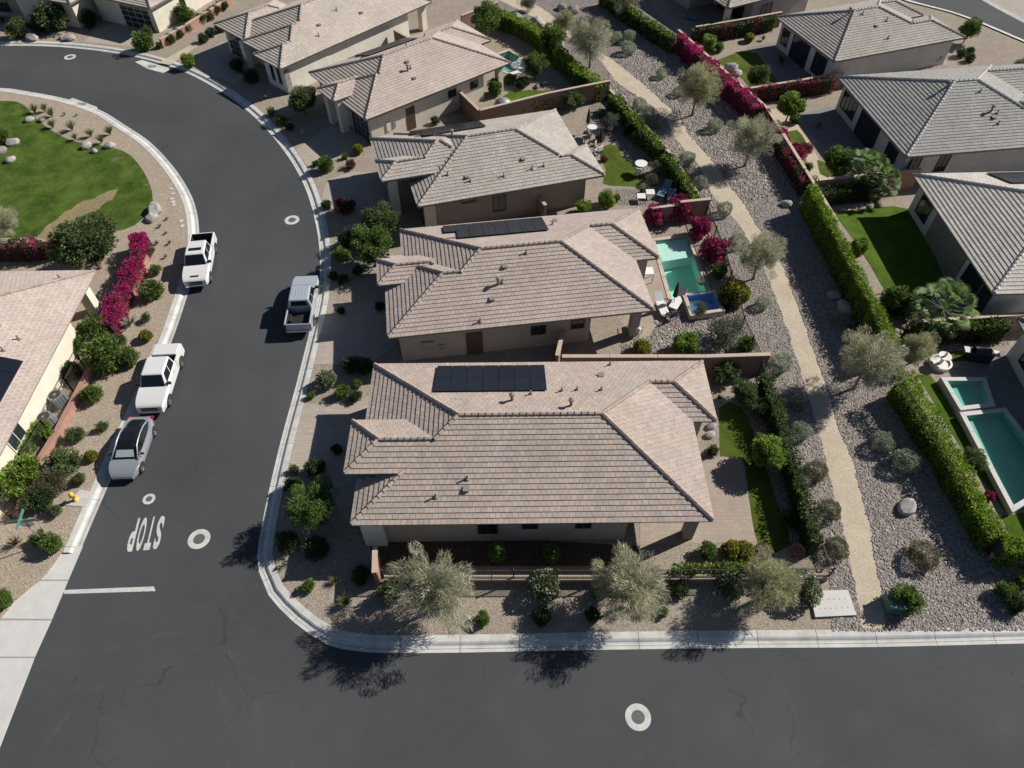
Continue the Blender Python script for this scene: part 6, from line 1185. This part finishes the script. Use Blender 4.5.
def lounger(p, rz, label, mat='white_plastic', frame='grey_metal'):
    t = empty('sun_lounger', (*p, .13), R(rz)); tag(t, label, 'lounger', 'garden loungers'); part_box(t, 'seat', mat, -.95, -.32, .30, .45, .32, .38, bevel=.02)
    m = MB(); m.poly([(.45, -.32, .32), (.45, .32, .32), (1.0, .32, .78), (1.0, -.32, .78)]); m.poly([(.45, .32, .38), (.45, -.32, .38), (.96, -.32, .84), (.96, .32, .84)]); m.poly([(1.0, -.32, .78), (1.0, .32, .78), (.96, .32, .84), (.96, -.32, .84)]); m.poly([(.45, -.32, .32), (1.0, -.32, .78), (.96, -.32, .84), (.45, -.32, .38)]); m.poly([(.45, .32, .32), (.45, .32, .38), (.96, .32, .84), (1.0, .32, .78)]); m.build('backrest', mat, t)
    for x in (-.85, .4):
        for y in (-.28, .28): part_box(t, 'leg', frame, x-.03, y-.03, 0, x+.03, y+.03, .3)
def chair(p, rz, label, mat='dark_metal', cush='tan_cloth'):
    t = empty('garden_chair', (*p, .13), R(rz)); tag(t, label, 'chair', 'garden chairs'); part_box(t, 'seat', cush, -.28, -.28, .36, .28, .28, .46, bevel=.02); part_box(t, 'backrest', cush, -.33, -.28, .46, -.24, .28, .9, bevel=.02)
    for x in (-.27, .25):
        for y in (-.27, .27): part_box(t, 'leg', mat, x-.025, y-.025, 0, x+.025, y+.025, .36)
    for y in (-.32, .29): part_box(t, 'armrest', mat, -.3, y, .62, .28, y+.04, .66)
def table(p, r, h, label, mat='white_plastic', sq=False):
    t = empty('garden_table', (*p, .13)); tag(t, label, 'table', 'garden tables'); m = MB()
    if sq: m.box(-r, -r, h-.05, r, r, h)
    else: m.lathe([(.001, h-.05), (r, h-.05), (r, h), (.001, h)], n=20)
    m.build('table_top', mat, t)
    if sq:
        for x in (-1, 1):
            for y in (-1, 1): part_box(t, 'leg', 'grey_metal', x*(r-.05)-.025, y*(r-.05)-.025, 0, x*(r-.05)+.025, y*(r-.05)+.025, h-.05)
    else:
        m = MB(); m.tube([(0, 0, 0), (0, 0, h-.05)], .05, 8); m.lathe([(.001, .05), (.25, .03), (.25, 0)], n=16); m.build('pedestal', 'grey_metal', t)
def parasol_closed(p, h, label):
    t = empty('closed_parasol', (*p, .13)); tag(t, label, 'parasol', 'closed parasols'); m = MB(); m.tube([(0, 0, 0), (0, 0, h)], .025, 8); m.lathe([(.3, 0), (.3, .06), (.05, .1)], n=16); m.build('pole', 'dark_metal', t)
    m = MB(); m.lathe([(.17, h*.42), (.2, h*.45), (.14, h*.75), (.05, h-.05), (.001, h)], n=10); m.build('folded_canopy', 'black_cloth', t)
def parasol_open(p, r, h, label, mat='white_plastic'):
    t = empty('open_parasol', (*p, .13)); tag(t, label, 'parasol', 'open parasols'); m = MB(); m.tube([(0, 0, 0), (0, 0, h)], .03, 8); m.lathe([(.3, 0), (.3, .06), (.05, .1)], n=16); m.build('pole', 'dark_metal', t)
    m = MB(); n = 8
    for k in range(n):
        a, b = 2*math.pi*k/n, 2*math.pi*(k+1)/n; A, B = (r*math.cos(a), r*math.sin(a), h-.4), (r*math.cos(b), r*math.sin(b), h-.4); m.poly([(0, 0, h), A, B]); m.poly([A, (A[0], A[1], A[2]-.12), (B[0], B[1], B[2]-.12), B])
    m.build('canopy', mat, t)
lounger((10.80,37.07), 100, 'pale lounger nearest the second house patio'); lounger((12.03,37.59), 60, 'white lounger beside the spa steps'); chair((11.36,36.05), 120, 'dark chair between the two pale loungers', cush='black_cloth'); parasol_closed((11.73,37.38), 2.3, 'closed dark parasol beside the spa'); table((10.14,40.18), .4, .9, 'white table under the second house eave corner', sq=True); chair((8.62,35.16), 90, 'pale chair under the second house patio roof'); chair((8.76,34.57), 60, 'pale chair nearest the second house pillar', cush='white_plastic')
table((11.23,54.03), .55, .95, 'round white table at the end of the third lawn'); chair((11.06,53.58), 70, 'pale chair beside the round white table', cush='white_plastic'); table((7.37,59.79), .45, 1.0, 'white bar table beside the third house patio'); parasol_closed((7.03,60.48), 2.4, 'closed black parasol behind the white bar table'); parasol_closed((7.94,57.31), 2.3, 'closed black parasol at the third lawn corner'); chair((6.80,58.94), 200, 'chair at the third house patio, upper'); chair((7.26,57.63), 160, 'chair at the third house patio, middle'); chair((7.75,56.98), 130, 'chair at the third house patio, lower', cush='white_plastic')
lounger((12.88,50.96), 60, 'blue grey lounger behind the third garden', 'blue_cloth'); lounger((13.28,49.57), 80, 'teal lounger with white back next to the bougainvillea', 'blue_cloth'); table((10.82,49.98), .35, .5, 'left white cube side table behind the third garden', sq=True); table((11.65,50.54), .35, .5, 'right white cube side table behind the third garden', sq=True)
parasol_open((1.41,70.73), .95, 2.2, 'white open parasol behind the fourth house, upper'); parasol_open((0.70,70.11), .85, 2.1, 'white open parasol behind the fourth house, lower'); lounger((0.51,71.23), 30, 'white lounger by the fourth house pool'); 
t = empty('dome_tent_cover', (*(-0.87,64.74), .13)); tag(t, 'grey domed cover at the end of the small bright lawn', 'cover'); m = MB(); m.lathe([(.95, 0), (.93, .35), (.75, .75), (.4, .98), (.001, 1.05)], n=20); m.build('dome', 'grey_metal', t, smooth=True); m = MB(); m.lathe([(.98, 0), (.98, .12), (.93, .13)], n=20); m.build('base_ring', 'white_plastic', t)
lounger((20.39,84.23), 150, 'blue lounger on the far covered patio', 'blue_cloth'); lounger((22.84,83.21), 150, 'second lounger on the far covered patio', 'blue_cloth')
t = empty('barbecue', (*(31.67,32.14), .13), R(-12)); tag(t, 'black barbecue grill on the pool garden patio', 'barbecue'); part_box(t, 'cart', 'dark_metal', -.75, -.3, 0, .75, .3, .8); m = MB()
for i in range(6): a0, a1 = math.pi*i/6, math.pi*(i+1)/6; m.poly([(-.5, -.32*math.cos(a0), .82+.3*math.sin(a0)), (.5, -.32*math.cos(a0), .82+.3*math.sin(a0)), (.5, -.32*math.cos(a1), .82+.3*math.sin(a1)), (-.5, -.32*math.cos(a1), .82+.3*math.sin(a1))])
m.build('lid', 'dark_metal', t); part_box(t, 'side_shelf', 'grey_metal', .75, -.28, .78, 1.1, .28, .83); part_box(t, 'side_shelf', 'grey_metal', -1.1, -.28, .78, -.75, .28, .83)
t = empty('stone_fountain', (*(28.97,31.68), .13)); tag(t, 'white stone fountain at the head of the square spa', 'fountain'); m = MB(); m.lathe([(.7, 0), (.72, .3), (.6, .32), (.55, .2), (.12, .2), (.1, .7), (.4, .85), (.42, .9), (.08, .88), (.07, 1.2), (.001, 1.25)], n=18); m.build('basin', 'frame_white', t)
for p, rz, lab in (((-29.20,28.34), 62, 'grey air conditioner upper of two beside the left house'), ((-29.18,26.59), 62, 'grey air conditioner lower of two beside the left house')):
    t = empty('air_conditioner', (*p, .12), R(rz)); tag(t, lab, 'air conditioner', 'air conditioners'); part_box(t, 'casing', 'grey_metal', -.45, -.45, .05, .45, .45, .95, bevel=.03); m = MB(); disc(m, 0, 0, .1, .36, .957, 24); m.build('fan_grille', 'dark_metal', t); part_box(t, 'pad', 'concrete', -.55, -.55, 0, .55, .55, .05)
t = empty('terracotta_pot', (*(15.75,17.88), .13)); tag(t, 'terracotta bowl in the corner house back garden bed', 'pot'); m = MB(); m.lathe([(.2, 0), (.34, .35), (.38, .4), (.32, .4), (.26, .2), (.001, .18)], n=18); m.build('bowl', 'terracotta', t)
t = empty('garden_shed', (*(4.20,30.28), .12), R(2)); tag(t, 'small ribbed metal shed roof between the corner and second houses', 'shed'); part_box(t, 'shed_wall', 'stucco_grey', -1.0, -.5, 0, 1.0, .5, 1.0)
for i in range(8): part_box(t, 'roof_sheet', 'sign_back', -1.1+i*.275, -.6, 1.0, -1.1+i*.275+.25, .6, 1.05)
